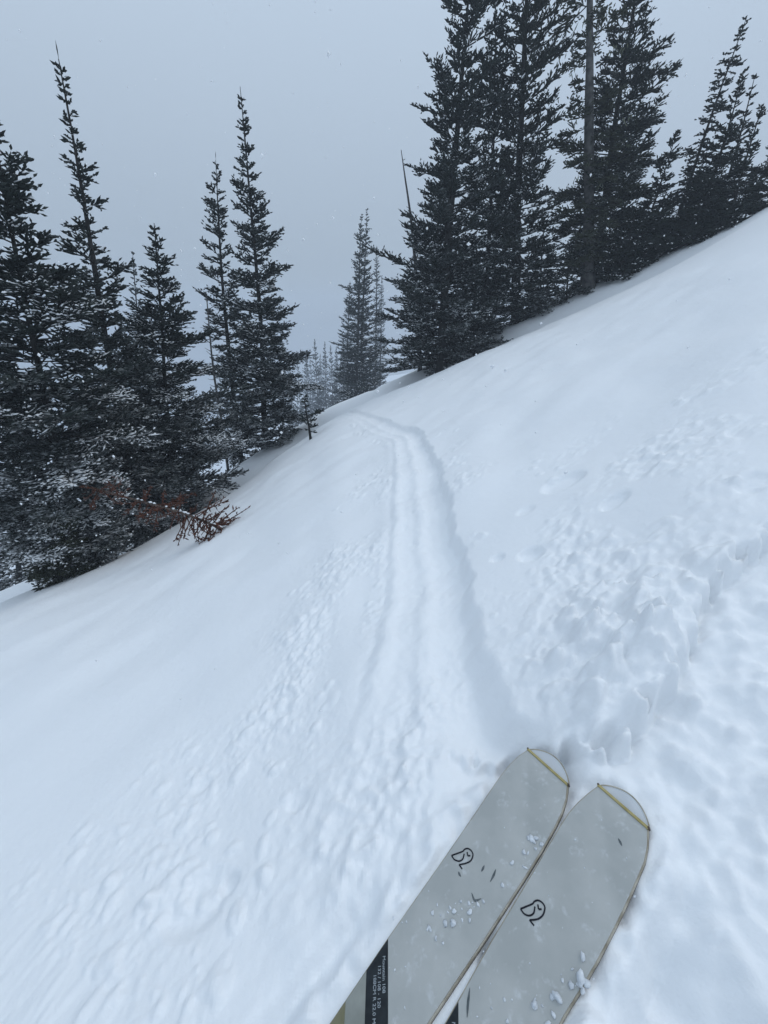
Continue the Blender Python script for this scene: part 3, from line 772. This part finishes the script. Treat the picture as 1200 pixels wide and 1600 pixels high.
# far firs: two shapes, copied
FAR_LABEL = {
 'f1': 'faint far fir top nearest the sapling, left of the far row',
 'f2': 'faint far fir, second from the left in the far row',
 'f3': 'darkest and tallest spire of the faint far row',
 'f4': 'faint far fir just right of the tallest far spire',
 'f5': 'faint far fir in the middle of the right half of the far row',
 'f6': 'faint far fir against the left flank of the misty twin firs',
 'f7': 'very pale far fir directly left of the tallest far spire',
 'f8': 'very pale far fir directly right of the tallest far spire',
 'f9': 'very pale far fir mostly hidden behind the misty twin firs',
 'f10': 'very pale far fir mostly hidden behind the taller fir of the close pair',
}
protos = []
for sd_ in (61, 62):
    spec = ((0, 0, 0), (0.05, 0, 14.0), [(0.05, 1.5), (0.3, 1.35), (0.55, 1.1), (0.8, 0.65), (0.93, 0.28)])
    parts = fir(spec, seed=sd_, lod=3.4, snow=0.1, fill=1.6, whorl=0.15)
    protos.append({pn: mesh_from(pn, v, t, pn != 'crown') for pn, (v, t) in parts.items()})
for q, key in enumerate(['f1', 'f2', 'f3', 'f4', 'f5', 'f6', 'f7', 'f8', 'f9', 'f10']):
    B, A, prof = TREES[key]
    root = empty('fir_tree', B)
    s = (A[2]-B[2])/14.0
    root.scale = (s*0.8, s*0.8, s)
    root.rotation_euler = (0, math.atan2(A[0]-B[0], A[2]-B[2]), 0)
    tag(root, FAR_LABEL[key], 'fir tree', FAR)
    for pn, me in protos[q % 2].items():
        o = link(pn, me, M[TREE_MATS[pn]], root)
        if pn != 'trunk': o['kind'] = 'stuff'

# ------------------------------------------------------------------ snags and sapling
def snag(key, label, seed, tr, nb, blen):
    rs = np.random.default_rng(seed)
    B, A, _ = TREES[key]
    B = np.array(B); A = np.array(A)-B
    ax = tree_axis(np.zeros(3), A, rs, 0.02)
    H = np.linalg.norm(A); tt = np.linspace(0, 1, 17)
    root = empty('dead_tree', tuple(B)); tag(root, label, 'dead tree')
    v, t = tube(np.concatenate([[ax[0]-[0, 0, .4]], ax]), np.concatenate([[tr], tr*(1-tt)**0.8+0.008]), 8, rs, 0.15)
    link('trunk', mesh_from('trunk', v, t, True), M['snag'], root)
    for _ in range(nb):
        t_ = rs.uniform(0.35, 0.97); a_ = rs.uniform(0, 6.28); ln = blen*rs.uniform(.4, 1.1)*(1.1-t_*0.6)
        c0 = np.array([np.interp(t_, tt, ax[:, m]) for m in range(3)])
        d_ = np.array([math.sin(a_), math.cos(a_), rs.uniform(-.3, .5)])
        sv = np.linspace(0, 1, 4)[:, None]
        v, t = tube(c0+d_*ln*sv+np.array([0, 0, .2*ln])*sv**2, np.linspace(.012, .004, 4), 3)
        link('branch', mesh_from('branch', v, t, True), M['snag'], root)
snag('snagR', 'bare grey snag with pointed top beside the big bushy fir', 71, 0.075, 9, 0.25)
snag('snagL', 'thin bare dead tree beside the shorter fir of the pair', 72, 0.035, 40, 0.42)

sp = TREES['sapling']
parts = fir(sp, seed=81, lod=0.95, snow=0.25, fill=0.8, start=0.22, droop=-6, rise=20, trunk_r=0.022, whorl=0.14, side=R(70))
place_tree('fir_sapling', sp, parts, 'tiny bent fir sapling poking out of the snow left of the track', 'sapling')

# ------------------------------------------------------------------ rusty dead treetop lying out over the snow
def at_ground(x, y): return float(ground_height(x, y))
DEAD = np.array(DEAD_PTS)
rs = np.random.default_rng(91)
tq = np.linspace(0, 1, 24)
kn = np.linspace(0, 1, len(DEAD))
stem = np.stack([smooth_interp(tq, kn, DEAD[:, m]) for m in range(3)], -1)
org = stem[-1].copy()
root = empty('dead_branch', tuple(org))
tag(root, 'rusty brown dead treetop lying on the snow below the left firs', 'dead branch')
v, t = tube(stem-org, np.linspace(0.019, 0.012, 24), 6, rs, 0.15)
link('stem', mesh_from('stem', v, t, True), M['dead_wood'], root)
tw, PP, DD, LL, RRr, SS = [], [], [], [], [], []
for q in range(96):
    t_ = rs.uniform(0.05, 1.0)**0.48
    c0 = np.array([np.interp(t_, tq, stem[:, m]) for m in range(3)])
    tang = norm(np.array([np.interp(min(t_+.05, 1), tq, stem[:, m])-np.interp(t_-.05, tq, stem[:, m]) for m in range(3)]))
    a_ = rs.uniform(0, 6.28)
    sidev = norm(np.cross(tang, [0, 0, 1.0])); upv = np.cross(sidev, tang)
    d_ = norm(tang*rs.uniform(-0.1, 0.6) + sidev*math.cos(a_) + upv*(math.sin(a_)*0.9) + np.array([0, 0, -0.15]))
    ln = rs.uniform(0.10, 0.30) if t_ < 0.6 else rs.uniform(0.16, 0.46)
    sv = np.linspace(0, 1, 5)
    bp = c0 + d_*(sv*ln)[:, None] + np.array([0, 0, -0.06])*(sv**2*ln)[:, None]*rs.normal(0.5, 1)
    gz = ground_height(bp[:, 0], bp[:, 1])
    bp[:, 2] = np.maximum(bp[:, 2], gz+0.012)
    v, t = tube(bp-org, np.linspace(.0085, .0045, 5), 3)
    link('twig', mesh_from('twig', v, t, True), M['rust'], root)
    for k in range(int(ln/(0.026 if t_ < 0.7 else 0.04))):
        f_ = rs.uniform(.2, 1.0)
        p_ = np.array([np.interp(f_, sv, bp[:, m]) for m in range(3)])
        e_ = norm(d_*0.6 + rs.normal(0, 0.6, 3))
        PP.append(p_-org); DD.append(e_); LL.append(rs.uniform(.03, .09)); RRr.append(rs.uniform(.006, .012))
v, t = spindles(np.array(PP), np.array(DD), np.array(LL), np.array(RRr), rs)
link('dead_needles', mesh_from('dead_needles', v, t), M['rust'], root)['kind'] = 'stuff'
sn = []
for q in range(18):
    t_ = rs.uniform(0.3, 0.97)
    c0 = np.array([np.interp(t_, tq, stem[:, m]) for m in range(3)])+np.array([0, 0, 0.028])
    tang = norm(np.array([np.interp(min(t_+.05, 1), tq, stem[:, m])-np.interp(t_-.05, tq, stem[:, m]) for m in range(3)]))
    sn.append(c0-org); SS.append(tang)
v, t = spindles(np.array(sn), np.array(SS), rs.uniform(.04, .11, 18), rs.uniform(.012, .028, 18), rs, 5, True, 0.7)
link('branch_snow', mesh_from('branch_snow', v, t, True), M['branch_snow'], root)['kind'] = 'stuff'

# ------------------------------------------------------------------ skis
def topsheet_material():
    m, t, b = new_mat('ski_topsheet')
    co = t.nodes.new('ShaderNodeTexCoord')
    n = t.nodes.new('ShaderNodeTexNoise'); n.inputs['Scale'].default_value = 14; n.inputs['Detail'].default_value = 6
    t.links.new(co.outputs['Object'], n.inputs['Vector'])
    r = t.nodes.new('ShaderNodeValToRGB')
    r.color_ramp.elements[0].position = 0.35; r.color_ramp.elements[0].color = (0.385, 0.395, 0.38, 1)
    r.color_ramp.elements[1].position = 0.72; r.color_ramp.elements[1].color = (0.475, 0.48, 0.46, 1)
    t.links.new(n.outputs['Fac'], r.inputs['Fac'])
    n2 = t.nodes.new('ShaderNodeTexNoise'); n2.inputs['Scale'].default_value = 45; n2.inputs['Detail'].default_value = 8; n2.inputs['Roughness'].default_value = 0.7
    t.links.new(co.outputs['Object'], n2.inputs['Vector'])
    r2 = t.nodes.new('ShaderNodeValToRGB')
    r2.color_ramp.elements[0].position = 0.56; r2.color_ramp.elements[0].color = (0, 0, 0, 1)
    r2.color_ramp.elements[1].position = 0.80; r2.color_ramp.elements[1].color = (1, 1, 1, 1)
    t.links.new(n2.outputs['Fac'], r2.inputs['Fac'])
    mx = t.nodes.new('ShaderNodeMix'); mx.data_type = 'RGBA'
    t.links.new(r2.outputs['Color'], mx.inputs['Factor'])
    t.links.new(r.outputs['Color'], mx.inputs[6])
    mx.inputs[7].default_value = (0.62, 0.64, 0.65, 1)          # thin frost specks
    t.links.new(mx.outputs[2], b.inputs['Base Color'])
    b.inputs['Roughness'].default_value = 0.42
    b.inputs['Specular IOR Level'].default_value = 0.35
    bp = t.nodes.new('ShaderNodeBump'); bp.inputs['Strength'].default_value = 0.12; bp.inputs['Distance'].default_value = 0.002
    t.links.new(n2.outputs['Fac'], bp.inputs['Height']); t.links.new(bp.outputs['Normal'], b.inputs['Normal'])
    return m
M['topsheet'] = topsheet_material()
M['sidewall'] = noise_mat('ski_sidewall', (0.27, 0.235, 0.175), (0.48, 0.44, 0.36), 40, 0.6)
M['edge'] = noise_mat('ski_edge', (0.05, 0.035, 0.03), (0.15, 0.10, 0.07), 60, 0.45)
M['yellow'] = noise_mat('yellow_tip_bar', (0.33, 0.265, 0.10), (0.44, 0.37, 0.17), 60, 0.5)
M['ink'] = noise_mat('black_ink', (0.006, 0.006, 0.010), (0.012, 0.012, 0.02), 80, 0.5)
M['panel'] = noise_mat('black_panel', (0.008, 0.011, 0.014), (0.022, 0.028, 0.032), 60, 0.5, lo=0.4, hi=0.75)
M['olive'] = noise_mat('olive_panel', (0.16, 0.15, 0.085), (0.23, 0.22, 0.14), 30, 0.55)
M['khaki'] = noise_mat('grey_panel', (0.24, 0.25, 0.225), (0.31, 0.32, 0.29), 30, 0.55)
M['lettering'] = noise_mat('pale_lettering', (0.30, 0.34, 0.37), (0.48, 0.52, 0.55), 90, 0.6)
M['scuff'] = noise_mat('dark_scuff', (0.07, 0.085, 0.09), (0.17, 0.185, 0.19), 90, 0.7)
def tip_material():
    m, t, b = new_mat('clear_tip')
    b.inputs['Base Color'].default_value = (0.80, 0.83, 0.86, 1)
    b.inputs['Roughness'].default_value = 0.3
    b.inputs['Transmission Weight'].default_value = 0.35
    b.inputs['IOR'].default_value = 1.3
    return m
M['clear_tip'] = tip_material()

OUT = {
 'L': ([(0, 0), (-.030, -.0105), (-.072, -.017), (-.125, -.0165), (-.189, -.014), (-.316, -.011), (-.482, -.009), (-.632, -.004), (-.9, .004), (-1.2, .006), (-1.5, .000), (-1.68, -.003), (-1.74, .010), (-1.76, .040)],
       [(-.014, .115), (-.044, .127), (-.072, .133), (-.105, .136), (-.160, .1375), (-.221, .137), (-.339, .134), (-.487, .128), (-.65, .122), (-.9, .116), (-1.2, .114), (-1.5, .119), (-1.68, .121), (-1.74, .108), (-1.76, .080)]),
 'R': ([(0, 0), (-.028, -.0085), (-.053, -.015), (-.095, -.0205), (-.16, -.0195), (-.232, -.0175), (-.364, -.015), (-.459, -.010), (-.63, -.004), (-.9, .004), (-1.2, .006), (-1.5, .000), (-1.68, -.003), (-1.74, .010), (-1.76, .040)],
       [(-.014, .105), (-.040, .115), (-.070, .122), (-.143, .1255), (-.200, .126), (-.262, .125), (-.335, .120), (-.487, .116), (-.65, .111), (-.9, .106), (-1.2, .105), (-1.5, .110), (-1.68, .112), (-1.74, .102), (-1.76, .080)]),
}
TIP_BULGE = {'L': 0.030, 'R': 0.030}

def loc3(key, p, h=0.0):
    P0, A, C = SKI[key]
    return A*p[0] + C*p[1] + SKI_N*h

def resample(poly, n):
    poly = np.array(poly, float)
    s = np.concatenate([[0], np.cumsum(np.linalg.norm(np.diff(poly, axis=0), axis=1))])
    q = np.linspace(0, s[-1], n)
    return np.stack([np.interp(q, s, poly[:, 0]), np.interp(q, s, poly[:, 1])], -1)

def slab(key, loop, h0, h1, bevel=0.0):
    """closed outline (n,2) in ski coordinates -> solid between heights h0 and h1"""
    loop = np.array(loop, float); n = len(loop)
    c = loop.mean(0)
    rings = [(loop, h0), (loop, h1-bevel)]
    if bevel:
        nrm = np.stack([np.roll(loop, -1, 0)-np.roll(loop, 1, 0)], 0)[0]
        nn = np.stack([-nrm[:, 1], nrm[:, 0]], -1); nn /= np.linalg.norm(nn, axis=1, keepdims=True)+1e-9
        area = 0.5*np.sum(loop[:, 0]*np.roll(loop[:, 1], -1)-np.roll(loop[:, 0], -1)*loop[:, 1])
        nn *= 1 if area > 0 else -1
        rings.append((loop+nn*bevel, h1))
    V = np.concatenate([[loc3(key, q, h) for q in lp] for lp, h in rings])
    q = [(r*n+m, r*n+(m+1) % n, (r+1)*n+(m+1) % n, (r+1)*n+m) for r in range(len(rings)-1) for m in range(n)]
    me = bpy.data.meshes.new('slab')
    faces = [tuple(x) for x in q] + [tuple(range(n-1, -1, -1)), tuple((len(rings)-1)*n+m for m in range(n))]
    me.from_pydata([tuple(x) for x in V], [], faces)
    me.update()
    import bmesh
    bm = bmesh.new(); bm.from_mesh(me); bmesh.ops.recalc_face_normals(bm, faces=bm.faces); bmesh.ops.triangulate(bm, faces=bm.faces); bm.to_mesh(me); bm.free()
    return me

def ribbon(key, pts, w, h0, h1, taper=False):
    """flat stroke of width w along a polyline in ski coordinates"""
    p = np.array(pts, float)
    d = np.gradient(p, axis=0); d /= np.linalg.norm(d, axis=1, keepdims=True)+1e-9
    nn = np.stack([-d[:, 1], d[:, 0]], -1)
    ww = np.full(len(p), w/2)
    if taper: ww *= np.sin(np.linspace(0.15, math.pi-0.15, len(p)))
    return slab(key, np.concatenate([p+nn*ww[:, None], (p-nn*ww[:, None])[::-1]]), h0, h1)

def curve_pts(pts, n=26):
    p = np.array(pts, float)
    k = np.linspace(0, 1, len(p)); q = np.linspace(0, 1, n)
    return np.stack([smooth_interp(q, k, p[:, 0]), smooth_interp(q, k, p[:, 1])], -1)

LOGO = {
 'L': [[(-0.2936, -0.0002), (-0.283, 0.0064), (-0.2711, 0.0137), (-0.2657, 0.0143), (-0.26, 0.0181), (-0.2574, 0.0247), (-0.2579, 0.0313), (-0.2611, 0.0354), (-0.2685, 0.0377), (-0.2751, 0.0365), (-0.2844, 0.0308), (-0.2936, 0.0233)], [(-0.2936, 0.0233), (-0.2946, 0.033)],
       [(-0.2936, -0.0002), (-0.2944, 0.0096), (-0.2891, 0.0192), (-0.281, 0.0226), (-0.2718, 0.019)], [(-0.2652, 0.0217), (-0.2691, 0.0272)], [(-0.2691, 0.0272), (-0.2652, 0.0314)]],
 'R': [[(-0.2859, -0.0016), (-0.2749, 0.0044), (-0.2641, 0.0101), (-0.2591, 0.0106), (-0.253, 0.0142), (-0.2502, 0.02), (-0.2506, 0.0265), (-0.254, 0.0299), (-0.2631, 0.0321), (-0.2728, 0.0298), (-0.2802, 0.0247), (-0.2866, 0.0189)], [(-0.2866, 0.0189), (-0.2871, 0.0288)],
       [(-0.2859, -0.0016), (-0.2866, 0.0074), (-0.2816, 0.0155), (-0.2732, 0.0188), (-0.2642, 0.0153)], [(-0.258, 0.0175), (-0.2625, 0.0222)], [(-0.2625, 0.0222), (-0.2585, 0.0261)]],
}
SCUFF = {
 'L': [[(-0.2452, 0.086), (-0.2560, 0.0885), (-0.2695, 0.0899)], [(-0.2568, 0.0643), (-0.263, 0.0655), (-0.2696, 0.066)], [(-0.3091, 0.0727), (-0.3133, 0.085), (-0.302, 0.0926)], [(-0.3037, 0.0295), (-0.305, 0.034), (-0.3061, 0.0393)]],
 'R': [[(-0.0664, 0.0726), (-0.070, 0.078), (-0.0736, 0.083)], [(-0.432, -0.004), (-0.447, 0.005), (-0.4596, 0.0143)]],
}
def edge_at(key, side, a):
    e = np.array(OUT[key][side]); o_ = np.argsort(e[:, 0])
    return float(np.interp(a, e[o_, 0], e[o_, 1]))

def make_ski(key, label):
    P0, A, C = SKI[key]
    root = empty('ski', tuple(P0)); tag(root, label, 'ski', 'pair of skis')
    lft, rgt = OUT[key]
    body = np.concatenate([resample(rgt, 60)[::-1], resample(lft, 60)])      # tail right .. tip right, tip left .. tail left
    link('core', slab(key, body, -0.0066, -0.0022), M['sidewall'], root)
    link('edge', slab(key, body, -0.0092, -0.0067), M['edge'], root)
    c = body.mean(0)
    # top sheet set in from the rim so the brown core shows as a thin line
    inner = []
    for side in (1, 0):
        e = resample(OUT[key][side], 60)
        e[:, 1] += 0.0022 if side == 0 else -0.0022
        e[0, 0] -= 0.003
        inner.append(e[::-1] if side == 1 else e)
    link('topsheet', slab(key, np.concatenate(inner), -0.0021, 0.0, 0.0006), M['topsheet'], root)
    # yellow bar across the tip with a pin at each end
    a, b = np.array(lft[0]), np.array(rgt[0])
    ab = (b-a)/np.linalg.norm(b-a); fw = np.array([ab[1], -ab[0]])
    if fw[0] < 0: fw = -fw
    bar = [a-fw*.0040, b-fw*.0040, b+fw*.0016, a+fw*.0016]
    link('tip_bar', slab(key, bar, -0.004, 0.0026, 0.0008), M['yellow'], root)
    for q in (a, b):
        lp = [q+0.0024*np.array([math.cos(x), math.sin(x)]) for x in np.linspace(0, 2*math.pi, 9)[:-1]]
        link('tip_pin', slab(key, lp, -0.006, 0.0032, 0.0008), M['edge'], root)
    # rounded clear nose ahead of the bar
    n = 22
    arc = [a+(b-a)*k+fw*(TIP_BULGE[key]*math.sin(math.pi*k)**0.75) for k in np.linspace(0.0, 1.0, n)]
    nose = arc + [b+fw*.0014, a+fw*.0014]
    link('clear_tip', slab(key, [arc[0]+fw*.0016]+arc[1:-1]+[arc[-1]+fw*.0016], -0.009, -0.0045, 0.001), M['clear_tip'], root)
    rimp = np.array(arc)
    link('tip_rim', ribbon(key, rimp, 0.0022, -0.0095, -0.0036), M['sidewall'], root)
    # bird mark
    logo_meshes = [ribbon(key, curve_pts(s, 26 if len(s) > 2 else 5), 0.0026, 0.0002, 0.0008) for s in LOGO[key]]
    vs, fs, k = [], [], 0
    for me in logo_meshes:
        vs += [tuple(v.co) for v in me.vertices]; fs += [tuple(i_+k for i_ in p.vertices) for p in me.polygons]; k = len(vs)
    me = bpy.data.meshes.new('bird_mark'); me.from_pydata(vs, [], fs)
    link('bird_mark', me, M['ink'], root)
    for s in SCUFF[key]:
        link('scuff', ribbon(key, curve_pts(s, 9), 0.0042, 0.0002, 0.0006, True), M['scuff'], root)
    # diagonal dark panel with three lines of print, grey and olive fields behind it
    if key == 'L':
        p0 = np.array((-0.4821, -0.0093)); d1 = np.array((-0.0652, 0.0850)); off = -0.0600
    else:
        p0 = np.array((-0.4588, -0.0126)); d1 = np.array((-0.0199, 0.0188)); off = -0.0600
        d1 = d1/np.linalg.norm(d1)*0.107
    d1n = d1/np.linalg.norm(d1)
    def across(a_start, a_shift):
        """where the diagonal from the left edge meets both edges"""
        q0 = np.array((a_start, edge_at(key, 0, a_start)+0.0026))
        ln = (edge_at(key, 1, a_start-0.1)-0.0026-q0[1])/d1n[1]
        return q0, q0+d1n*ln
    A0, A1 = across(p0[0], 0); B0, B1 = across(p0[0]-0.0590, 0); C0, C1 = across(p0[0]-0.1120, 0); D0, D1 = across(p0[0]-0.25, 0)
    link('black_panel', slab(key, [A0, A1, B1, B0], 0.0002, 0.0005), M['panel'], root)
    link('grey_panel', slab(key, [B0-[.0005, 0], B1-[.0005, 0], C1, C0], 0.0002, 0.0005), M['khaki'], root)
    link('olive_panel', slab(key, [C0-[.0005, 0], C1-[.0005, 0], D1, D0], 0.0002, 0.0005), M['olive'], root)
    lines = ['Mountain 108', '132 / 108 - 120', '188CM R 22.0 M']
    nrm = np.array((d1n[1], -d1n[0]))
    if nrm[0] > 0: nrm = -nrm
    for q, tx in enumerate(lines):
        cu = bpy.data.curves.new('print', 'FONT')
        cu.body = tx; cu.size = 0.0085; cu.extrude = 0.0001
        start = A0 + d1n*(0.022+0.011*q) + nrm*(0.011+0.0095*q)
        # text runs along the panel, its top towards the tip
        Xd = A*d1n[0]+C*d1n[1]; Yd = -(A*nrm[0]+C*nrm[1])
        Zd = np.cross(Xd, Yd)
        cu.materials.append(M['lettering'])
        tmp = bpy.data.objects.new('tmp', cu)
        col.objects.link(tmp)
        bpy.context.view_layer.update()
        lm = bpy.data.meshes.new_from_object(tmp.evaluated_get(bpy.context.evaluated_depsgraph_get()))
        bpy.data.objects.remove(tmp, do_unlink=True)
        o = bpy.data.objects.new('lettering', lm)
        o['kind'] = 'stuff'
        from mathutils import Matrix
        pos = loc3(key, start, 0.0009)
        o.matrix_local = Matrix(((Xd[0], Yd[0], Zd[0], pos[0]), (Xd[1], Yd[1], Zd[1], pos[1]), (Xd[2], Yd[2], Zd[2], pos[2]), (0, 0, 0, 1)))
        col.objects.link(o); o.parent = root
    return root
make_ski('L', 'worn pale grey ski on the left, its black printed panel in view')
make_ski('R', 'worn pale grey ski on the right, lower edge buried in snow')

# ------------------------------------------------------------------ loose snow lying on the skis
def lump(rs, size, squash=0.4):
    import bmesh
    bm = bmesh.new()
    bmesh.ops.create_icosphere(bm, subdivisions=2, radius=1.0)
    ph = rs.uniform(0, 6.28, 6)
    for v in bm.verts:
        c = v.co
        k = 1+0.22*math.sin(2.3*c.x+ph[0])+0.18*math.sin(3.1*c.y+ph[1])+0.16*math.sin(3.7*c.z+ph[2])+0.14*math.sin(6*c.x+5*c.y+ph[3])+0.12*math.sin(7*c.y-6*c.z+ph[4])
        v.co = c*k*size
    V = np.array([tuple(v.co) for v in bm.verts]); T = np.array([[v.index for v in f.verts] for f in bm.faces])
    bm.free()
    V *= np.array([rs.uniform(.8, 1.7), rs.uniform(.7, 1.2), squash])
    a_ = rs.uniform(0, 6.28); ca, sa = math.cos(a_), math.sin(a_)
    V = V @ np.array([[ca, sa, 0], [-sa, ca, 0], [0, 0, 1]])
    return V, T
rs = np.random.default_rng(101)
ROT = {k: np.stack([v[1], v[2], SKI_N]) for k, v in SKI.items()}
def ski_lumps(key, spots):
    out = []
    for (a_, w_, s_) in spots:
        V, T = lump(rs, s_)
        out.append((V @ ROT[key] + SKI[key][0] + loc3(key, (a_, w_), s_*0.25), T))
    return out
crumbs = []
for (a_, w_, sp_, n_, smax) in [(-.372, .070, .022, 22, .0052), (-.335, .086, .015, 10, .005), (-.158, .112, .016, 14, .006), (-.20, .122, .012, 8, .005), (-.25, .115, .01, 6, .004), (-.43, .03, .05, 20, .003), (-.12, .06, .06, 14, .0018)]:
    crumbs += ski_lumps('L', [(rs.normal(a_, sp_), rs.normal(w_, sp_*0.8), 0.8*smax*rs.uniform(.15, 1)**1.8) for _ in range(n_)])
for (a_, w_, sp_, n_, smax) in [(-.30, .11, .016, 10, .006), (-.36, .095, .02, 12, .005), (-.10, .02, .02, 4, .003), (-.33, .03, .06, 18, .0025), (-.15, .06, .06, 12, .002), (-.40, .06, .03, 10, .003)]:
    crumbs += ski_lumps('R', [(rs.normal(a_, sp_), min(rs.normal(w_, sp_*0.8), .13), 0.8*smax*rs.uniform(.15, 1)**1.8) for _ in range(n_)])
v, t = join(crumbs)
tag(link('snow_crumbs', mesh_from('snow_crumbs', v, t, True), M['wet_snow']), 'fine white snow crumbs scattered over both skis', kind='stuff')
CL = [('L', (-.3693, .0753), .0058, 'largest snow crumb on the left ski below its bird mark'),
      ('R', (-.288, .118), .0085, 'big snow clod on the outer edge of the right ski'),
      ('R', (-.262, .108), .005, 'round snow clod just above the big clod on the right ski'),
      ('R', (-.330, .1018), .0065, 'oval snow clod low on the right ski beside the buried edge'),
      ('R', (-.366, .082), .0045, 'lone round snow clod lowest on the right ski')]
for key, p_, s_, lb in CL:
    V, T = lump(rs, s_, 0.8)
    o = link('snow_clod', mesh_from('snow_clod', V @ ROT[key], T, True), M['wet_snow'])
    o.location = tuple(SKI[key][0] + loc3(key, p_, s_*0.35))
    tag(o, lb, 'snow clod', 'snow clods on the skis')

# ------------------------------------------------------------------ falling snowflakes
rs = np.random.default_rng(131)
n = 1500
fx = rs.uniform(-1, 1, n); dist = 1.6 + 8*rs.random(n)**0.8
P = np.stack([fx*dist*1.05, dist, 1.1 + rs.uniform(-0.75, 0.95, n)*dist], -1)
gz = ground_height(P[:, 0], P[:, 1])
P = P[P[:, 2] > gz+0.12]
near = np.array([(-0.26, 0.42, 0.62), (-0.36, 0.46, 0.50), (-0.52, 0.50, 0.55), (-0.10, 0.40, 0.55), (-0.55, 0.75, 0.72), (0.30, 0.75, 0.9), (-0.75, 1.2, 0.6)])
P = np.concatenate([P, near])
sz = np.concatenate([rs.uniform(.0035, .009, len(P)-len(near)), np.full(len(near), .0022)])
oct_v = np.array([(1, 0, 0), (-1, 0, 0), (0, 1, 0), (0, -1, 0), (0, 0, 1), (0, 0, -1)], float)
oct_t = np.array([(0, 2, 4), (2, 1, 4), (1, 3, 4), (3, 0, 4), (2, 0, 5), (1, 2, 5), (3, 1, 5), (0, 3, 5)])
V = P[:, None]+oct_v[None]*sz[:, None, None]*rs.uniform(.6, 1.3, (len(P), 6, 1))
T = (np.arange(len(P))*6)[:, None, None]+oct_t[None]
tag(link('falling_snow', mesh_from('falling_snow', V.reshape(-1, 3), T.reshape(-1, 3), True), M['branch_snow']), 'white snowflakes drifting down through the air', kind='stuff')
